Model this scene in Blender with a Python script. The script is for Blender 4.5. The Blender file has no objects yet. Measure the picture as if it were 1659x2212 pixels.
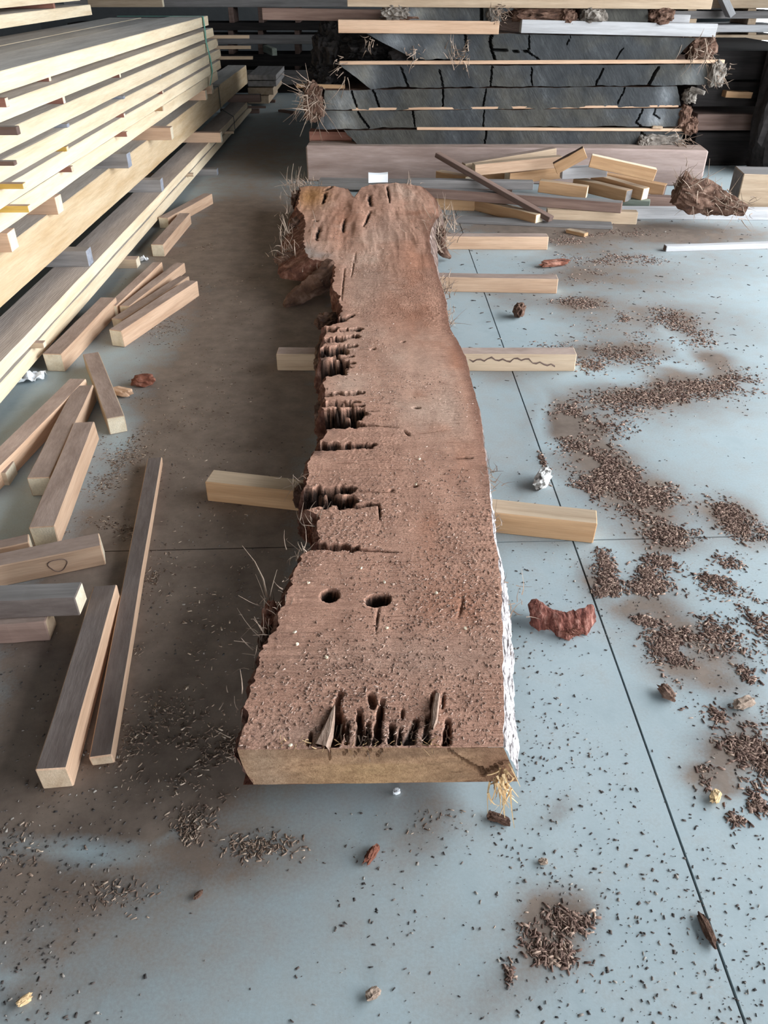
import bpy, bmesh, math, random
import numpy as np
from mathutils import Matrix, Vector

random.seed(7)
RNG = np.random.default_rng(11)
scene = bpy.context.scene
C = scene.collection

# ------------------------------------------------------------------ camera
F_PX, CX, CY = 1661.0, 829.5, 1106.0
PITCH, YAW, CAM_H = math.radians(35.07), math.radians(0.833), 1.5
cam_d = bpy.data.cameras.new('camera')
cam = bpy.data.objects.new('camera', cam_d)
C.objects.link(cam)
cam.location = (0, 0, CAM_H)
cam.rotation_euler = (math.pi / 2 - PITCH, 0, -YAW)
cam_d.sensor_fit = 'VERTICAL'
cam_d.sensor_height = 36.0
cam_d.lens = F_PX / 2212.0 * 36.0
cam_d.clip_start = 0.05
scene.camera = cam
CAM_R = np.array(cam.rotation_euler.to_matrix())

# ------------------------------------------------------------------ daylight
world = bpy.data.worlds.new('overcast_sky')
scene.world = world
world.use_nodes = True
bg = world.node_tree.nodes['Background']
bg.inputs[0].default_value = (0.90, 0.96, 1.0, 1)
bg.inputs[1].default_value = 1.0
DOORS = [(-2.0, 6.9, 4.2), (12.0, 14.0, 3.6)]      # openings in the right wall: y from, y to, height
WALL_X = 5.6
for (y0, y1, h) in DOORS:
    ld = bpy.data.lights.new('opening_daylight_portal', 'AREA')
    ld.shape = 'RECTANGLE'
    ld.size, ld.size_y = y1 - y0, h
    ld.cycles.is_portal = True
    lo = bpy.data.objects.new('opening_daylight_portal', ld)
    C.objects.link(lo)
    lo.location = (WALL_X + 0.1, (y0 + y1) / 2, h / 2)
    lo.rotation_euler = (math.pi / 2, 0, math.pi / 2)
FILL_OPENING = (-1.5, 3.5, 2.2)                      # added opening behind the viewer for soft fill: x from, x to, height
FRONT_Y = -6.0
ld = bpy.data.lights.new('opening_daylight_portal', 'AREA')  # portal of the added fill opening
ld.shape = 'RECTANGLE'
ld.size, ld.size_y = FILL_OPENING[1] - FILL_OPENING[0], FILL_OPENING[2]
ld.cycles.is_portal = True
lo = bpy.data.objects.new('opening_daylight_portal', ld)
C.objects.link(lo)
lo.location = ((FILL_OPENING[0] + FILL_OPENING[1]) / 2, FRONT_Y - 0.1, FILL_OPENING[2] / 2)
lo.rotation_euler = (math.pi / 2, 0, 0)
vs = scene.view_settings
vs.view_transform = 'Standard'
vs.look = 'None'
vs.gamma = 1.0
vs.use_curve_mapping = False
vs.exposure = 3.62

# ------------------------------------------------------------------ picture -> place
def ray(px, py):
    d = np.array([(px - CX) / F_PX, -(py - CY) / F_PX, -1.0])
    return CAM_R @ d
def at(px, py, z=0.0):
    d = ray(px, py)
    t = (z - CAM_H) / d[2]
    return np.array([d[0] * t, d[1] * t, z])
def atY(px, py, Y):
    d = ray(px, py)
    t = Y / d[1]
    return np.array([d[0] * t, Y, CAM_H + d[2] * t])

# ------------------------------------------------------------------ numeric noise
def _hash(ix, iy, iz, seed):
    with np.errstate(over='ignore'):
        n = (ix.astype(np.uint32) * np.uint32(374761393) + iy.astype(np.uint32) * np.uint32(668265263)
             + iz.astype(np.uint32) * np.uint32(2147483647) + np.uint32(seed * 144665 & 0xffffffff))
        n = (n ^ (n >> np.uint32(13))) * np.uint32(1274126177)
        n = n ^ (n >> np.uint32(16))
    return (n & np.uint32(0xffffff)).astype(np.float64) / 0xffffff
def vnoise(x, y, z=0.0, seed=0):
    x, y, z = np.broadcast_arrays(np.asarray(x, float), np.asarray(y, float), np.asarray(z, float))
    fx, fy, fz = np.floor(x), np.floor(y), np.floor(z)
    ix, iy, iz = fx.astype(np.int64), fy.astype(np.int64), fz.astype(np.int64)
    tx, ty, tz = x - fx, y - fy, z - fz
    tx, ty, tz = [t * t * (3 - 2 * t) for t in (tx, ty, tz)]
    out = 0.0
    for a in (0, 1):
        for b in (0, 1):
            for c in (0, 1):
                w = (tx if a else 1 - tx) * (ty if b else 1 - ty) * (tz if c else 1 - tz)
                out = out + w * _hash(ix + a, iy + b, iz + c, seed)
    return out * 2 - 1
def fbm(x, y, z=0.0, seed=0, oct=4):
    s, a, tot = 0.0, 1.0, 0.0
    f = 1.0
    for k in range(oct):
        s = s + a * vnoise(np.asarray(x) * f, np.asarray(y) * f, np.asarray(z) * f, seed + 17 * k)
        tot += a
        a *= 0.5
        f *= 2.03
    return s / tot
def sstep(a, b, x):
    t = np.clip((x - a) / (b - a), 0, 1)
    return t * t * (3 - 2 * t)

# ------------------------------------------------------------------ materials
def nt(name, rough=0.8):
    m = bpy.data.materials.new(name)
    m.use_nodes = True
    t = m.node_tree
    b = t.nodes['Principled BSDF']
    b.inputs['Roughness'].default_value = rough
    b.inputs['Specular IOR Level'].default_value = 0.25
    return m, t, b
def N(t, kind, **kw):
    n = t.nodes.new(kind)
    for k, v in kw.items():
        setattr(n, k, v)
    return n
def ramp(t, src, stops):
    r = N(t, 'ShaderNodeValToRGB')
    e = r.color_ramp.elements
    while len(e) < len(stops):
        e.new(0.5)
    for q, (p, c) in zip(e, stops):
        q.position = p
        q.color = (*c, 1) if len(c) == 3 else c
    t.links.new(src, r.inputs[0])
    return r.outputs[0]
def mixc(t, fac, a, b, mode='MIX'):
    n = N(t, 'ShaderNodeMix', data_type='RGBA', blend_type=mode)
    for sock, v in ((0, fac), (6, a), (7, b)):
        if isinstance(v, (int, float)):
            n.inputs[sock].default_value = v
        elif isinstance(v, tuple):
            n.inputs[sock].default_value = (*v, 1)
        else:
            t.links.new(v, n.inputs[sock])
    return n.outputs[2]
def noise(t, vec, scale, detail=4, rough=0.55, mapping=None):
    if mapping:
        mp = N(t, 'ShaderNodeMapping')
        mp.inputs['Scale'].default_value = mapping
        t.links.new(vec, mp.inputs[0])
        vec = mp.outputs[0]
    n = N(t, 'ShaderNodeTexNoise')
    n.inputs['Scale'].default_value = scale
    n.inputs['Detail'].default_value = detail
    n.inputs['Roughness'].default_value = rough
    t.links.new(vec, n.inputs['Vector'])
    return n.outputs[0]
def bump(t, b, src, strength, dist=0.01):
    n = N(t, 'ShaderNodeBump')
    n.inputs['Strength'].default_value = strength
    n.inputs['Distance'].default_value = dist
    t.links.new(src, n.inputs['Height'])
    t.links.new(n.outputs[0], b.inputs['Normal'])
def objvec(t):
    tc = N(t, 'ShaderNodeTexCoord')
    oi = N(t, 'ShaderNodeObjectInfo')
    ad = N(t, 'ShaderNodeVectorMath', operation='ADD')
    ml = N(t, 'ShaderNodeMath', operation='MULTIPLY')
    ml.inputs[1].default_value = 37.0
    t.links.new(oi.outputs['Random'], ml.inputs[0])
    t.links.new(tc.outputs['Object'], ad.inputs[0])
    t.links.new(ml.outputs[0], ad.inputs[1])
    return ad.outputs[0], oi.outputs['Random']
def wood(name, base, dark, rough=0.75, grain=26.0, along=1.6, var=0.18, arcs=False):
    """sawn timber, grain along the object's X axis"""
    m, t, b = nt(name, rough)
    v, rnd = objvec(t)
    g = noise(t, v, 1.0, 5, 0.6, (along, grain, grain))
    f = noise(t, v, 1.0, 3, 0.6, (along * 6, grain * 7, grain * 7))
    col = ramp(t, g, [(0.30, dark), (0.62, base)])
    lo = tuple(c * (1 - var) for c in base)
    fine = ramp(t, f, [(0.35, tuple(c * 0.8 for c in (1, 1, 1))), (0.65, (1, 1, 1))])
    col = mixc(t, 0.6, col, fine, 'MULTIPLY')
    if arcs:
        mp = N(t, 'ShaderNodeMapping')
        mp.inputs['Scale'].default_value = (0.55, 3.2, 1.0)
        t.links.new(v, mp.inputs[0])
        w = N(t, 'ShaderNodeTexWave', wave_type='RINGS', rings_direction='SPHERICAL')
        w.inputs['Scale'].default_value = 9.0
        w.inputs['Distortion'].default_value = 2.0
        w.inputs['Detail'].default_value = 2.0
        w.inputs['Detail Scale'].default_value = 0.6
        t.links.new(mp.outputs[0], w.inputs['Vector'])
        col = mixc(t, 0.5, col, ramp(t, w.outputs[1], [(0.0, (0.55, 0.5, 0.47)), (0.35, (1, 1, 1))]), 'MULTIPLY')
    # every piece a little lighter or darker
    br = N(t, 'ShaderNodeMapRange')
    br.inputs[3].default_value = 1 - var
    br.inputs[4].default_value = 1 + var * 0.6
    t.links.new(rnd, br.inputs[0])
    hs = N(t, 'ShaderNodeHueSaturation')
    t.links.new(br.outputs[0], hs.inputs['Value'])
    t.links.new(col, hs.inputs['Color'])
    t.links.new(hs.outputs[0], b.inputs['Base Color'])
    bump(t, b, f, 0.35, 0.004)
    return m
M = {}
M['pine'] = wood('fresh_pine', (0.84, 0.70, 0.51), (0.70, 0.54, 0.36))
M['pine_top'] = wood('weathered_pine_face', (0.76, 0.71, 0.67), (0.58, 0.53, 0.49), rough=0.9, grain=14)
M['plank_top'] = wood('weathered_plank_face', (0.55, 0.48, 0.44), (0.40, 0.335, 0.30), rough=0.9, grain=10, arcs=True)
M['beam'] = wood('pine_beam', (0.82, 0.63, 0.42), (0.64, 0.44, 0.25), grain=18)
M['peach'] = wood('peach_timber', (0.68, 0.46, 0.32), (0.50, 0.31, 0.20))
M['orange'] = wood('orange_timber', (0.57, 0.35, 0.195), (0.41, 0.23, 0.115))
M['yellow'] = wood('yellow_timber', (0.70, 0.46, 0.12), (0.55, 0.32, 0.07))
M['red'] = wood('red_timber', (0.33, 0.155, 0.115), (0.20, 0.085, 0.065))
M['tan'] = wood('tan_timber', (0.58, 0.44, 0.315), (0.43, 0.305, 0.205))
M['cream'] = wood('cream_end_grain', (0.82, 0.72, 0.56), (0.68, 0.56, 0.40), along=20)
M['grey'] = wood('grey_timber', (0.29, 0.27, 0.265), (0.18, 0.165, 0.16), rough=0.9)
M['blue_grey'] = wood('blue_grey_timber', (0.33, 0.345, 0.40), (0.20, 0.21, 0.25), rough=0.9)
M['white'] = wood('whitish_timber', (0.60, 0.59, 0.605), (0.44, 0.425, 0.435), rough=0.85)
M['brown'] = wood('dark_brown_timber', (0.20, 0.135, 0.115), (0.115, 0.07, 0.055), rough=0.85)
M['umber'] = wood('red_brown_timber', (0.30, 0.20, 0.165), (0.18, 0.11, 0.09), rough=0.85)
M['green_grey'] = wood('green_grey_timber', (0.30, 0.33, 0.28), (0.2, 0.22, 0.18), rough=0.9)
M['dusty'] = wood('dusty_timber_face', (0.46, 0.345, 0.295), (0.30, 0.215, 0.18), rough=0.95, grain=14, along=5)
M['dusty_dark'] = wood('dark_dusty_timber_face', (0.20, 0.16, 0.145), (0.12, 0.09, 0.08), rough=0.95, grain=16, along=4)
M['black'] = wood('shade_dark_timber', (0.032, 0.027, 0.026), (0.014, 0.012, 0.012), rough=0.95)  # colour lowered to paint in the shade of the rear stacks

def rough_mat(name, stops, scale=14.0, mapping=(1, 1, 1), bumpd=0.02, strength=0.8, rough=0.95):
    m, t, b = nt(name, rough)
    v, rnd = objvec(t)
    n = noise(t, v, scale, 6, 0.65, mapping)
    t.links.new(ramp(t, n, stops), b.inputs['Base Color'])
    bump(t, b, n, strength, bumpd)
    return m
M['bark'] = rough_mat('dark_fibrous_bark', [(0.3, (0.045, 0.025, 0.02)), (0.5, (0.12, 0.065, 0.045)), (0.72, (0.26, 0.165, 0.125))])
M['bark_red'] = rough_mat('red_brown_bark', [(0.3, (0.075, 0.025, 0.018)), (0.5, (0.21, 0.078, 0.05)), (0.72, (0.45, 0.24, 0.18))], 16)
M['bark_edge'] = rough_mat('brown_rotted_edge', [(0.3, (0.06, 0.026, 0.02)), (0.5, (0.16, 0.07, 0.05)), (0.72, (0.36, 0.21, 0.16))], 24)
M['bark_grey'] = rough_mat('grey_crumbly_bark', [(0.3, (0.05, 0.04, 0.035)), (0.5, (0.21, 0.18, 0.155)), (0.72, (0.40, 0.36, 0.32))], 12)
M['bark_pale'] = rough_mat('pale_flaky_bark', [(0.28, (0.05, 0.045, 0.05)), (0.43, (0.36, 0.33, 0.34)), (0.56, (0.90, 0.88, 0.90))], 1.0, (60, 14, 36), 0.01)
M['fibre'] = rough_mat('pale_fibre', [(0.3, (0.16, 0.105, 0.08)), (0.7, (0.48, 0.37, 0.29))], 8)
M['sliver'] = rough_mat('torn_pinkish_wood', [(0.3, (0.30, 0.18, 0.13)), (0.7, (0.58, 0.42, 0.33))], 1.0, (120, 25, 120))
M['fibre_straw'] = rough_mat('straw_fibre', [(0.3, (0.50, 0.31, 0.15)), (0.7, (0.80, 0.58, 0.34))], 8)

def island_mat(name, stops, rough=0.95):
    m, t, b = nt(name, rough)
    g = N(t, 'ShaderNodeNewGeometry')
    t.links.new(ramp(t, g.outputs['Random Per Island'], stops), b.inputs['Base Color'])
    return m
M['crumbs'] = island_mat('bark_crumb_mix', [(0.0, (0.09, 0.05, 0.04)), (0.35, (0.20, 0.125, 0.10)), (0.75, (0.33, 0.22, 0.175)), (1.0, (0.50, 0.36, 0.28))])
M['shavings'] = island_mat('wood_shaving_mix', [(0.0, (0.10, 0.065, 0.05)), (0.45, (0.22, 0.15, 0.115)), (0.85, (0.40, 0.29, 0.22)), (1.0, (0.66, 0.53, 0.42))])
M['grit'] = island_mat('grit_mix', [(0.0, (0.045, 0.04, 0.04)), (0.7, (0.13, 0.105, 0.095)), (1.0, (0.40, 0.36, 0.32))])

def flat(name, col, rough=0.7):
    m, t, b = nt(name, rough)
    v, rnd = objvec(t)
    n = noise(t, v, 9.0, 3)
    t.links.new(ramp(t, n, [(0.3, tuple(c * 0.86 for c in col)), (0.7, col)]), b.inputs['Base Color'])
    return m
M['paper'] = flat('white_paper', (0.86, 0.88, 0.92))
M['strap'] = flat('green_strap', (0.16, 0.46, 0.36), 0.45)
M['strap_dark'] = flat('dark_strap', (0.06, 0.07, 0.06), 0.5)
M['cladding'] = flat('grey_steel_cladding', (0.11, 0.115, 0.12), 0.55)
M['roofing'] = flat('pale_roof_sheet', (0.16, 0.165, 0.17), 0.6)
M['yard'] = flat('pale_concrete_yard', (0.46, 0.46, 0.45), 0.95)
M['joint'] = flat('dark_joint_filler', (0.055, 0.05, 0.048), 0.95)

# ------------------------------------------------------------------ object helpers
def tag(o, label=None, cat=None, group=None, kind=None):
    if label: o['label'] = label
    if cat: o['category'] = cat
    if group: o['group'] = group
    if kind: o['kind'] = kind
    return o
def mesh(name, V, Fc, mats, parent=None, loc=None, mi=None, smooth=False):
    me = bpy.data.meshes.new(name)
    me.from_pydata([tuple(v) for v in V], [], [tuple(f) for f in Fc])
    if not isinstance(mats, (list, tuple)): mats = [mats]
    for m in mats: me.materials.append(m)
    if mi is not None: me.polygons.foreach_set('material_index', np.asarray(mi, dtype=np.int32))
    if smooth: me.polygons.foreach_set('use_smooth', np.ones(len(me.polygons), dtype=bool))
    me.update()
    o = bpy.data.objects.new(name, me)
    C.objects.link(o)
    if loc is not None: o.location = loc
    if parent is not None: o.parent = parent
    return o
def empty(name, loc):
    o = bpy.data.objects.new(name, None)
    C.objects.link(o)
    o.location = loc
    o.empty_display_size = 0.1
    return o
def grid_mesh(name, P, mats, parent=None, loc=(0, 0, 0), smooth=True, flip=False, colour=None, attrs=None, keep=None):
    """P: (rows, cols, 3) world points"""
    r, c = P.shape[:2]
    idx = np.arange(r * c).reshape(r, c)
    q = np.stack([idx[:-1, :-1], idx[:-1, 1:], idx[1:, 1:], idx[1:, :-1]], -1).reshape(-1, 4)
    if keep is not None: q = q[keep.reshape(-1)]
    if flip: q = q[:, ::-1]
    V = (P - np.asarray(loc)).reshape(-1, 3)
    me = bpy.data.meshes.new(name)
    me.vertices.add(len(V))
    me.vertices.foreach_set('co', V.astype(np.float32).ravel())
    me.loops.add(q.size)
    me.loops.foreach_set('vertex_index', q.astype(np.int32).ravel())
    me.polygons.add(len(q))
    me.polygons.foreach_set('loop_start', np.arange(0, q.size, 4, dtype=np.int32))
    me.update(calc_edges=True)
    me.polygons.foreach_set('use_smooth', np.full(len(q), smooth))
    if colour is not None:
        a = me.color_attributes.new('tint', 'FLOAT_COLOR', 'POINT')
        a.data.foreach_set('color', np.concatenate([colour.reshape(-1, 3), np.ones((len(V), 1))], 1).astype(np.float32).ravel())
    for k, v in (attrs or {}).items():
        a = me.attributes.new(k, 'FLOAT', 'POINT')
        a.data.foreach_set('value', v.astype(np.float32).ravel())
    if not isinstance(mats, (list, tuple)): mats = [mats]
    for m in mats: me.materials.append(m)
    me.validate()
    o = bpy.data.objects.new(name, me)
    C.objects.link(o)
    if parent is not None:
        o.parent = parent
    else:
        o.location = loc
    return o
def box_mesh(name, L, W, H, mats, top=False, ends=False, bev=0.003, jit=0.0015, bow=0.0):
    """bevelled timber, length along X, origin at the middle of its base. material 0 sides, 1 top face, 2 end grain"""
    bm = bmesh.new()
    n = 4
    rows = []
    ph = random.random() * 6
    for i in range(n + 1):
        x = -L / 2 + L * i / n
        b_ = bow * math.sin(math.pi * i / n)
        rows.append([bm.verts.new((x + random.uniform(-jit, jit), sy * W / 2 + b_ + random.uniform(-jit, jit), z + (random.uniform(-jit, jit) if z else 0)))
                     for sy, z in ((-1, 0), (1, 0), (1, H), (-1, H))])
    for a, b in zip(rows, rows[1:]):
        for k in range(4):
            bm.faces.new((a[k], a[(k + 1) % 4], b[(k + 1) % 4], b[k]))
    bm.faces.new(rows[0][::-1])
    bm.faces.new(rows[-1])
    bm.normal_update()
    es = [e for e in bm.edges if len(e.link_faces) == 2 and e.calc_face_angle(0) > 0.8]
    if bev: bmesh.ops.bevel(bm, geom=es, offset=bev, segments=1, affect='EDGES')
    bm.normal_update()
    for f in bm.faces:
        if top and f.normal.z > 0.9: f.material_index = 1
        elif ends and abs(f.normal.x) > 0.9: f.material_index = 2 if len(mats) > 2 else len(mats) - 1
    bmesh.ops.recalc_face_normals(bm, faces=bm.faces)
    me = bpy.data.meshes.new(name)
    bm.to_mesh(me)
    bm.free()
    for m in mats: me.materials.append(m)
    return me
def place(name, me, A, B, z_is_top=False, H=0.0, roll=0.0):
    """put a timber so that its base line runs from A to B"""
    A, B = Vector(A), Vector(B)
    x = (B - A).normalized()
    up = Vector((0, 0, 1))
    y = up.cross(x).normalized()
    z = x.cross(y)
    R = Matrix((x, y, z)).transposed().to_4x4()
    if roll: R = R @ Matrix.Rotation(roll, 4, 'X')
    o = bpy.data.objects.new(name, me)
    C.objects.link(o)
    o.matrix_world = Matrix.Translation((A + B) / 2) @ R
    return o
def stick(name, p1, p2, w, h, z1, z2, mats, label, cat='timber', group=None, bow=0.0, roll=0.0, bev=0.003):
    """p1, p2: picture points of the middle of the top face at both ends; z1, z2: height of the base there"""
    A = at(*p1, z1 + h) - np.array([0, 0, h])
    B = at(*p2, z2 + h) - np.array([0, 0, h])
    L = float(np.linalg.norm(B - A))
    me = box_mesh(name, L, w, h, [M[k] for k in mats], top=len(mats) > 1, ends=len(mats) > 2, bow=bow, bev=bev)
    return tag(place(name, me, A, B, roll=roll), label, cat, group)
def spikes(name, roots, mat, parent=None, loc=(0, 0, 0), kind='stuff'):
    """thin bent tapering fibres: list of (root, direction, length, radius)"""
    V, Fc = [], []
    for (p, d, L, r) in roots:
        p = np.asarray(p, float)
        d = np.asarray(d, float)
        d = d / (np.linalg.norm(d) + 1e-9)
        a = np.cross(d, [0.3, 0.2, 0.9]); a /= np.linalg.norm(a) + 1e-9
        b = np.cross(d, a)
        sag = RNG.normal(0, 0.35, 3)
        k0 = len(V)
        for i in range(4):
            s = i / 3
            c = p + d * L * s + sag * L * s * s
            rr = r * (1 - 0.8 * s)
            for k in range(3):
                an = k * 2.094
                V.append(c + (a * math.cos(an) + b * math.sin(an)) * rr - np.asarray(loc))
        for i in range(3):
            for k in range(3):
                u = k0 + i * 3
                Fc.append((u + k, u + (k + 1) % 3, u + 3 + (k + 1) % 3, u + 3 + k))
        Fc.append((k0 + 9, k0 + 10, k0 + 11))
    o = mesh(name, V, Fc, mat, parent, None if parent else loc)
    if kind: o['kind'] = kind
    return o
def lump(name, centre, size, mat, parent=None, loc=(0, 0, 0), amp=0.35, freq=3.0, sub=4, seed=1, rot=0.0, stretch=(1, 1, 1)):
    """rough broken mass of bark"""
    bm = bmesh.new()
    bmesh.ops.create_icosphere(bm, subdivisions=sub, radius=1.0)
    P = np.array([v.co[:] for v in bm.verts])
    n = fbm(P[:, 0] * freq * stretch[0], P[:, 1] * freq * stretch[1], P[:, 2] * freq * stretch[2], seed, 4)
    rdg = 1 - np.abs(fbm(P[:, 0] * freq * 2.3 * stretch[0], P[:, 1] * freq * 2.3 * stretch[1], P[:, 2] * freq * 2.3 * stretch[2], seed + 5, 3)) * 2
    P = np.sign(P) * np.abs(P) ** 0.75
    fine = fbm(P[:, 0] * freq * 7 * stretch[0], P[:, 1] * freq * 7 * stretch[1], P[:, 2] * freq * 2.5 * stretch[2], seed + 9, 3)
    P = P * (1 + amp * n + amp * 0.4 * rdg + amp * .35 * fine)[:, None]
    P = P * np.asarray(size)
    c, s = math.cos(rot), math.sin(rot)
    P = np.stack([P[:, 0] * c - P[:, 1] * s, P[:, 0] * s + P[:, 1] * c, P[:, 2]], 1)
    Fc = [tuple(v.index for v in f.verts) for f in bm.faces]
    bm.free()
    return mesh(name, P + np.asarray(centre) - np.asarray(loc), Fc, mat, parent, None if parent else loc)

# ------------------------------------------------------------------ the hall
def slab_box(name, x0, x1, y0, y1, z0, z1, mat, parent=None):
    V = [(x, y, z) for x in (x0, x1) for y in (y0, y1) for z in (z0, z1)]
    Fc = [(0, 1, 3, 2), (4, 6, 7, 5), (0, 4, 5, 1), (2, 3, 7, 6), (0, 2, 6, 4), (1, 5, 7, 3)]
    o = mesh(name, V, Fc, mat, parent)
    if parent is None: o['kind'] = 'structure'
    return o
X0, Y0, Y1, ZC = -6.5, FRONT_Y, 18.0, 5.6
slab_box('wall_left', X0 - 0.2, X0, Y0, Y1, 0, ZC, M['cladding'])
slab_box('wall_back', X0, WALL_X, Y1, Y1 + 0.2, 0, ZC, M['cladding'])
wf = slab_box('wall_front', X0, FILL_OPENING[0], Y0 - 0.2, Y0, 0, ZC, M['cladding'])
slab_box('wall_panel', FILL_OPENING[1], WALL_X, Y0 - 0.2, Y0, 0, ZC, M['cladding'], wf)
slab_box('opening_lintel', FILL_OPENING[0], FILL_OPENING[1], Y0 - 0.2, Y0, FILL_OPENING[2], ZC, M['cladding'], wf)  # wall above the added fill opening
slab_box('ceiling', X0 - 0.2, WALL_X + 0.2, Y0, Y1, ZC, ZC + 0.15, M['roofing'])
wr = slab_box('wall_right', WALL_X, WALL_X + 0.2, Y0, DOORS[0][0], 0, ZC, M['cladding'])
slab_box('wall_panel', WALL_X, WALL_X + 0.2, DOORS[0][1], DOORS[1][0], 0, ZC, M['cladding'], wr)
slab_box('wall_panel', WALL_X, WALL_X + 0.2, DOORS[1][1], Y1, 0, ZC, M['cladding'], wr)
for (a, b, h) in DOORS:
    slab_box('opening_lintel', WALL_X, WALL_X + 0.2, a, b, h, ZC, M['cladding'], wr)
slab_box('ground', -60, 60, -40, 50, -0.30, -0.16, M['yard'])

# ---- floor: poured bays with dark joints between them
def floor_material():
    m, t, b = nt('dusty_blue_grey_concrete', 0.62)
    tc = N(t, 'ShaderNodeTexCoord')
    geo = N(t, 'ShaderNodeNewGeometry')
    v = geo.outputs['Position']
    n1 = noise(t, v, 1.1, 5, 0.6)
    n2 = noise(t, v, 9.0, 6, 0.7)
    n3 = noise(t, v, 140.0, 3, 0.7)
    base = ramp(t, n1, [(0.3, (0.355, 0.425, 0.455)), (0.7, (0.445, 0.52, 0.55))])
    base = mixc(t, 0.35, base, ramp(t, n2, [(0.35, (0.30, 0.35, 0.37)), (0.65, (0.50, 0.575, 0.60))]))
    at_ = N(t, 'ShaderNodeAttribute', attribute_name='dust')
    # floor dirt and painted slab shade, broken up by noise
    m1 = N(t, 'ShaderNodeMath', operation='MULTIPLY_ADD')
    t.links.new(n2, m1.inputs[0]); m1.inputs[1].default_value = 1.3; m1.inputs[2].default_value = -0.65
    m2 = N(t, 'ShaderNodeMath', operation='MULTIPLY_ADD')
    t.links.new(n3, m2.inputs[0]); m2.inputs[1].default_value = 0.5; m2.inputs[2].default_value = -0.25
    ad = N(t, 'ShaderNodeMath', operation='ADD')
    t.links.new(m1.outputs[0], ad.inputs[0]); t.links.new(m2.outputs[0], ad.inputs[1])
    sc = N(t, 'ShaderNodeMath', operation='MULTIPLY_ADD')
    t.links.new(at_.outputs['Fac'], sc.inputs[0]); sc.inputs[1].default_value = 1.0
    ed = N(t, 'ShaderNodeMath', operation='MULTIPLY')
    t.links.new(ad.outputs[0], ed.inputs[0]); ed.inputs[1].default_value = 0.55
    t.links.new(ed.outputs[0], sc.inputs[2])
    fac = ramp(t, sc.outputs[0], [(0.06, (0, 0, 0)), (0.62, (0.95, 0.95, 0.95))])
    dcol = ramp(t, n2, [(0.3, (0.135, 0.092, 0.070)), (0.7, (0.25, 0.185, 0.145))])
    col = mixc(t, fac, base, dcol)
    t.links.new(col, b.inputs['Base Color'])
    bump(t, b, n3, 0.12, 0.002)
    return m
M['floor'] = floor_material()
floor = slab_box('floor', X0, WALL_X + 0.2, Y0, Y1, -0.15, -0.012, M['joint'])
# dust blobs, left of the slab also painting in its shadow: picture point, half size across / along in the picture, strength
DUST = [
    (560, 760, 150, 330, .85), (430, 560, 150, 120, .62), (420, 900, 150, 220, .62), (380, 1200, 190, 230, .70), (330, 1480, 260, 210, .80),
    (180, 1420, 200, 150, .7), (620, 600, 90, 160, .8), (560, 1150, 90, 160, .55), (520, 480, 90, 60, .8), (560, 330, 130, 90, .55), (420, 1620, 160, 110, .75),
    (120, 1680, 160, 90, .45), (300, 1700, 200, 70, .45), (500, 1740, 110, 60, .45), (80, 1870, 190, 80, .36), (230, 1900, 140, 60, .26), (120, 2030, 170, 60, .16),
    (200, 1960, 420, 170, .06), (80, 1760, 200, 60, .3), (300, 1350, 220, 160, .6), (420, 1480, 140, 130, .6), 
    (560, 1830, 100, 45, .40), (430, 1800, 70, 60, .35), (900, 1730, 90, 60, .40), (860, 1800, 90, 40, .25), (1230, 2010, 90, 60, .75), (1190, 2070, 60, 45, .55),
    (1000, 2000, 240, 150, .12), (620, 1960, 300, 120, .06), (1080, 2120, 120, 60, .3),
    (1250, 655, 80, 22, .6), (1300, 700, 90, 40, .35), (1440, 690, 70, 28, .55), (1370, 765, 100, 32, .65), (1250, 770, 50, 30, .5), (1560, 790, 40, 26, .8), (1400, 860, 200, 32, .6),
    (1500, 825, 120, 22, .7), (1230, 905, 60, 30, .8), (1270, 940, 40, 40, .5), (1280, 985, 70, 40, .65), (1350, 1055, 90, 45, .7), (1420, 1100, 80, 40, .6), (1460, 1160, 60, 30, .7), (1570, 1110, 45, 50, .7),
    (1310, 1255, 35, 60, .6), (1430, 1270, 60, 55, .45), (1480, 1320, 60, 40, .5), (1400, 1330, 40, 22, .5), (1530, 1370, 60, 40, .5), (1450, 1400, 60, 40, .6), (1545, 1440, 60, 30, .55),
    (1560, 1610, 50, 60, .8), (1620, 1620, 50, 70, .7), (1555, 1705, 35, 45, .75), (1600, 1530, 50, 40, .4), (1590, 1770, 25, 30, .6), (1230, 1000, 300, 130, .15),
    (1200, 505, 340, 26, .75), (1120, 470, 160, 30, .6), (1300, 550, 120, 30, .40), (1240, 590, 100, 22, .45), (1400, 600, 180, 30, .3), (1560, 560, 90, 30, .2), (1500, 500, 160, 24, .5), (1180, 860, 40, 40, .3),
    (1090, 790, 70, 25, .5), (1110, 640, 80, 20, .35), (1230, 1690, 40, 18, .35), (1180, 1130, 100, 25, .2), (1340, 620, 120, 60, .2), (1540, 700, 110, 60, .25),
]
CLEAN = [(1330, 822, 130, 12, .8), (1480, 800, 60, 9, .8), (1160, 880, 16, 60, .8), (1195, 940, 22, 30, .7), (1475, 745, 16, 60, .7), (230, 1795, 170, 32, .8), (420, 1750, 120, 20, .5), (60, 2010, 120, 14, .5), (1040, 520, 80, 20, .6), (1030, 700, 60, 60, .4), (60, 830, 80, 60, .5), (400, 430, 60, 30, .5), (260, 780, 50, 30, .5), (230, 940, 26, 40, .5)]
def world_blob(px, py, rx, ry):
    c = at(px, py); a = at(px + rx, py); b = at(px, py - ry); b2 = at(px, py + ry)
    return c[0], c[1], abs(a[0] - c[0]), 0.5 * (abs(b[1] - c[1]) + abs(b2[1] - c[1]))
DUST_SHADE_W = [(*world_blob(*d[:4]), d[4]) for d in DUST]
CLEANW = [(*world_blob(*d[:4]), d[4]) for d in CLEAN]
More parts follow.
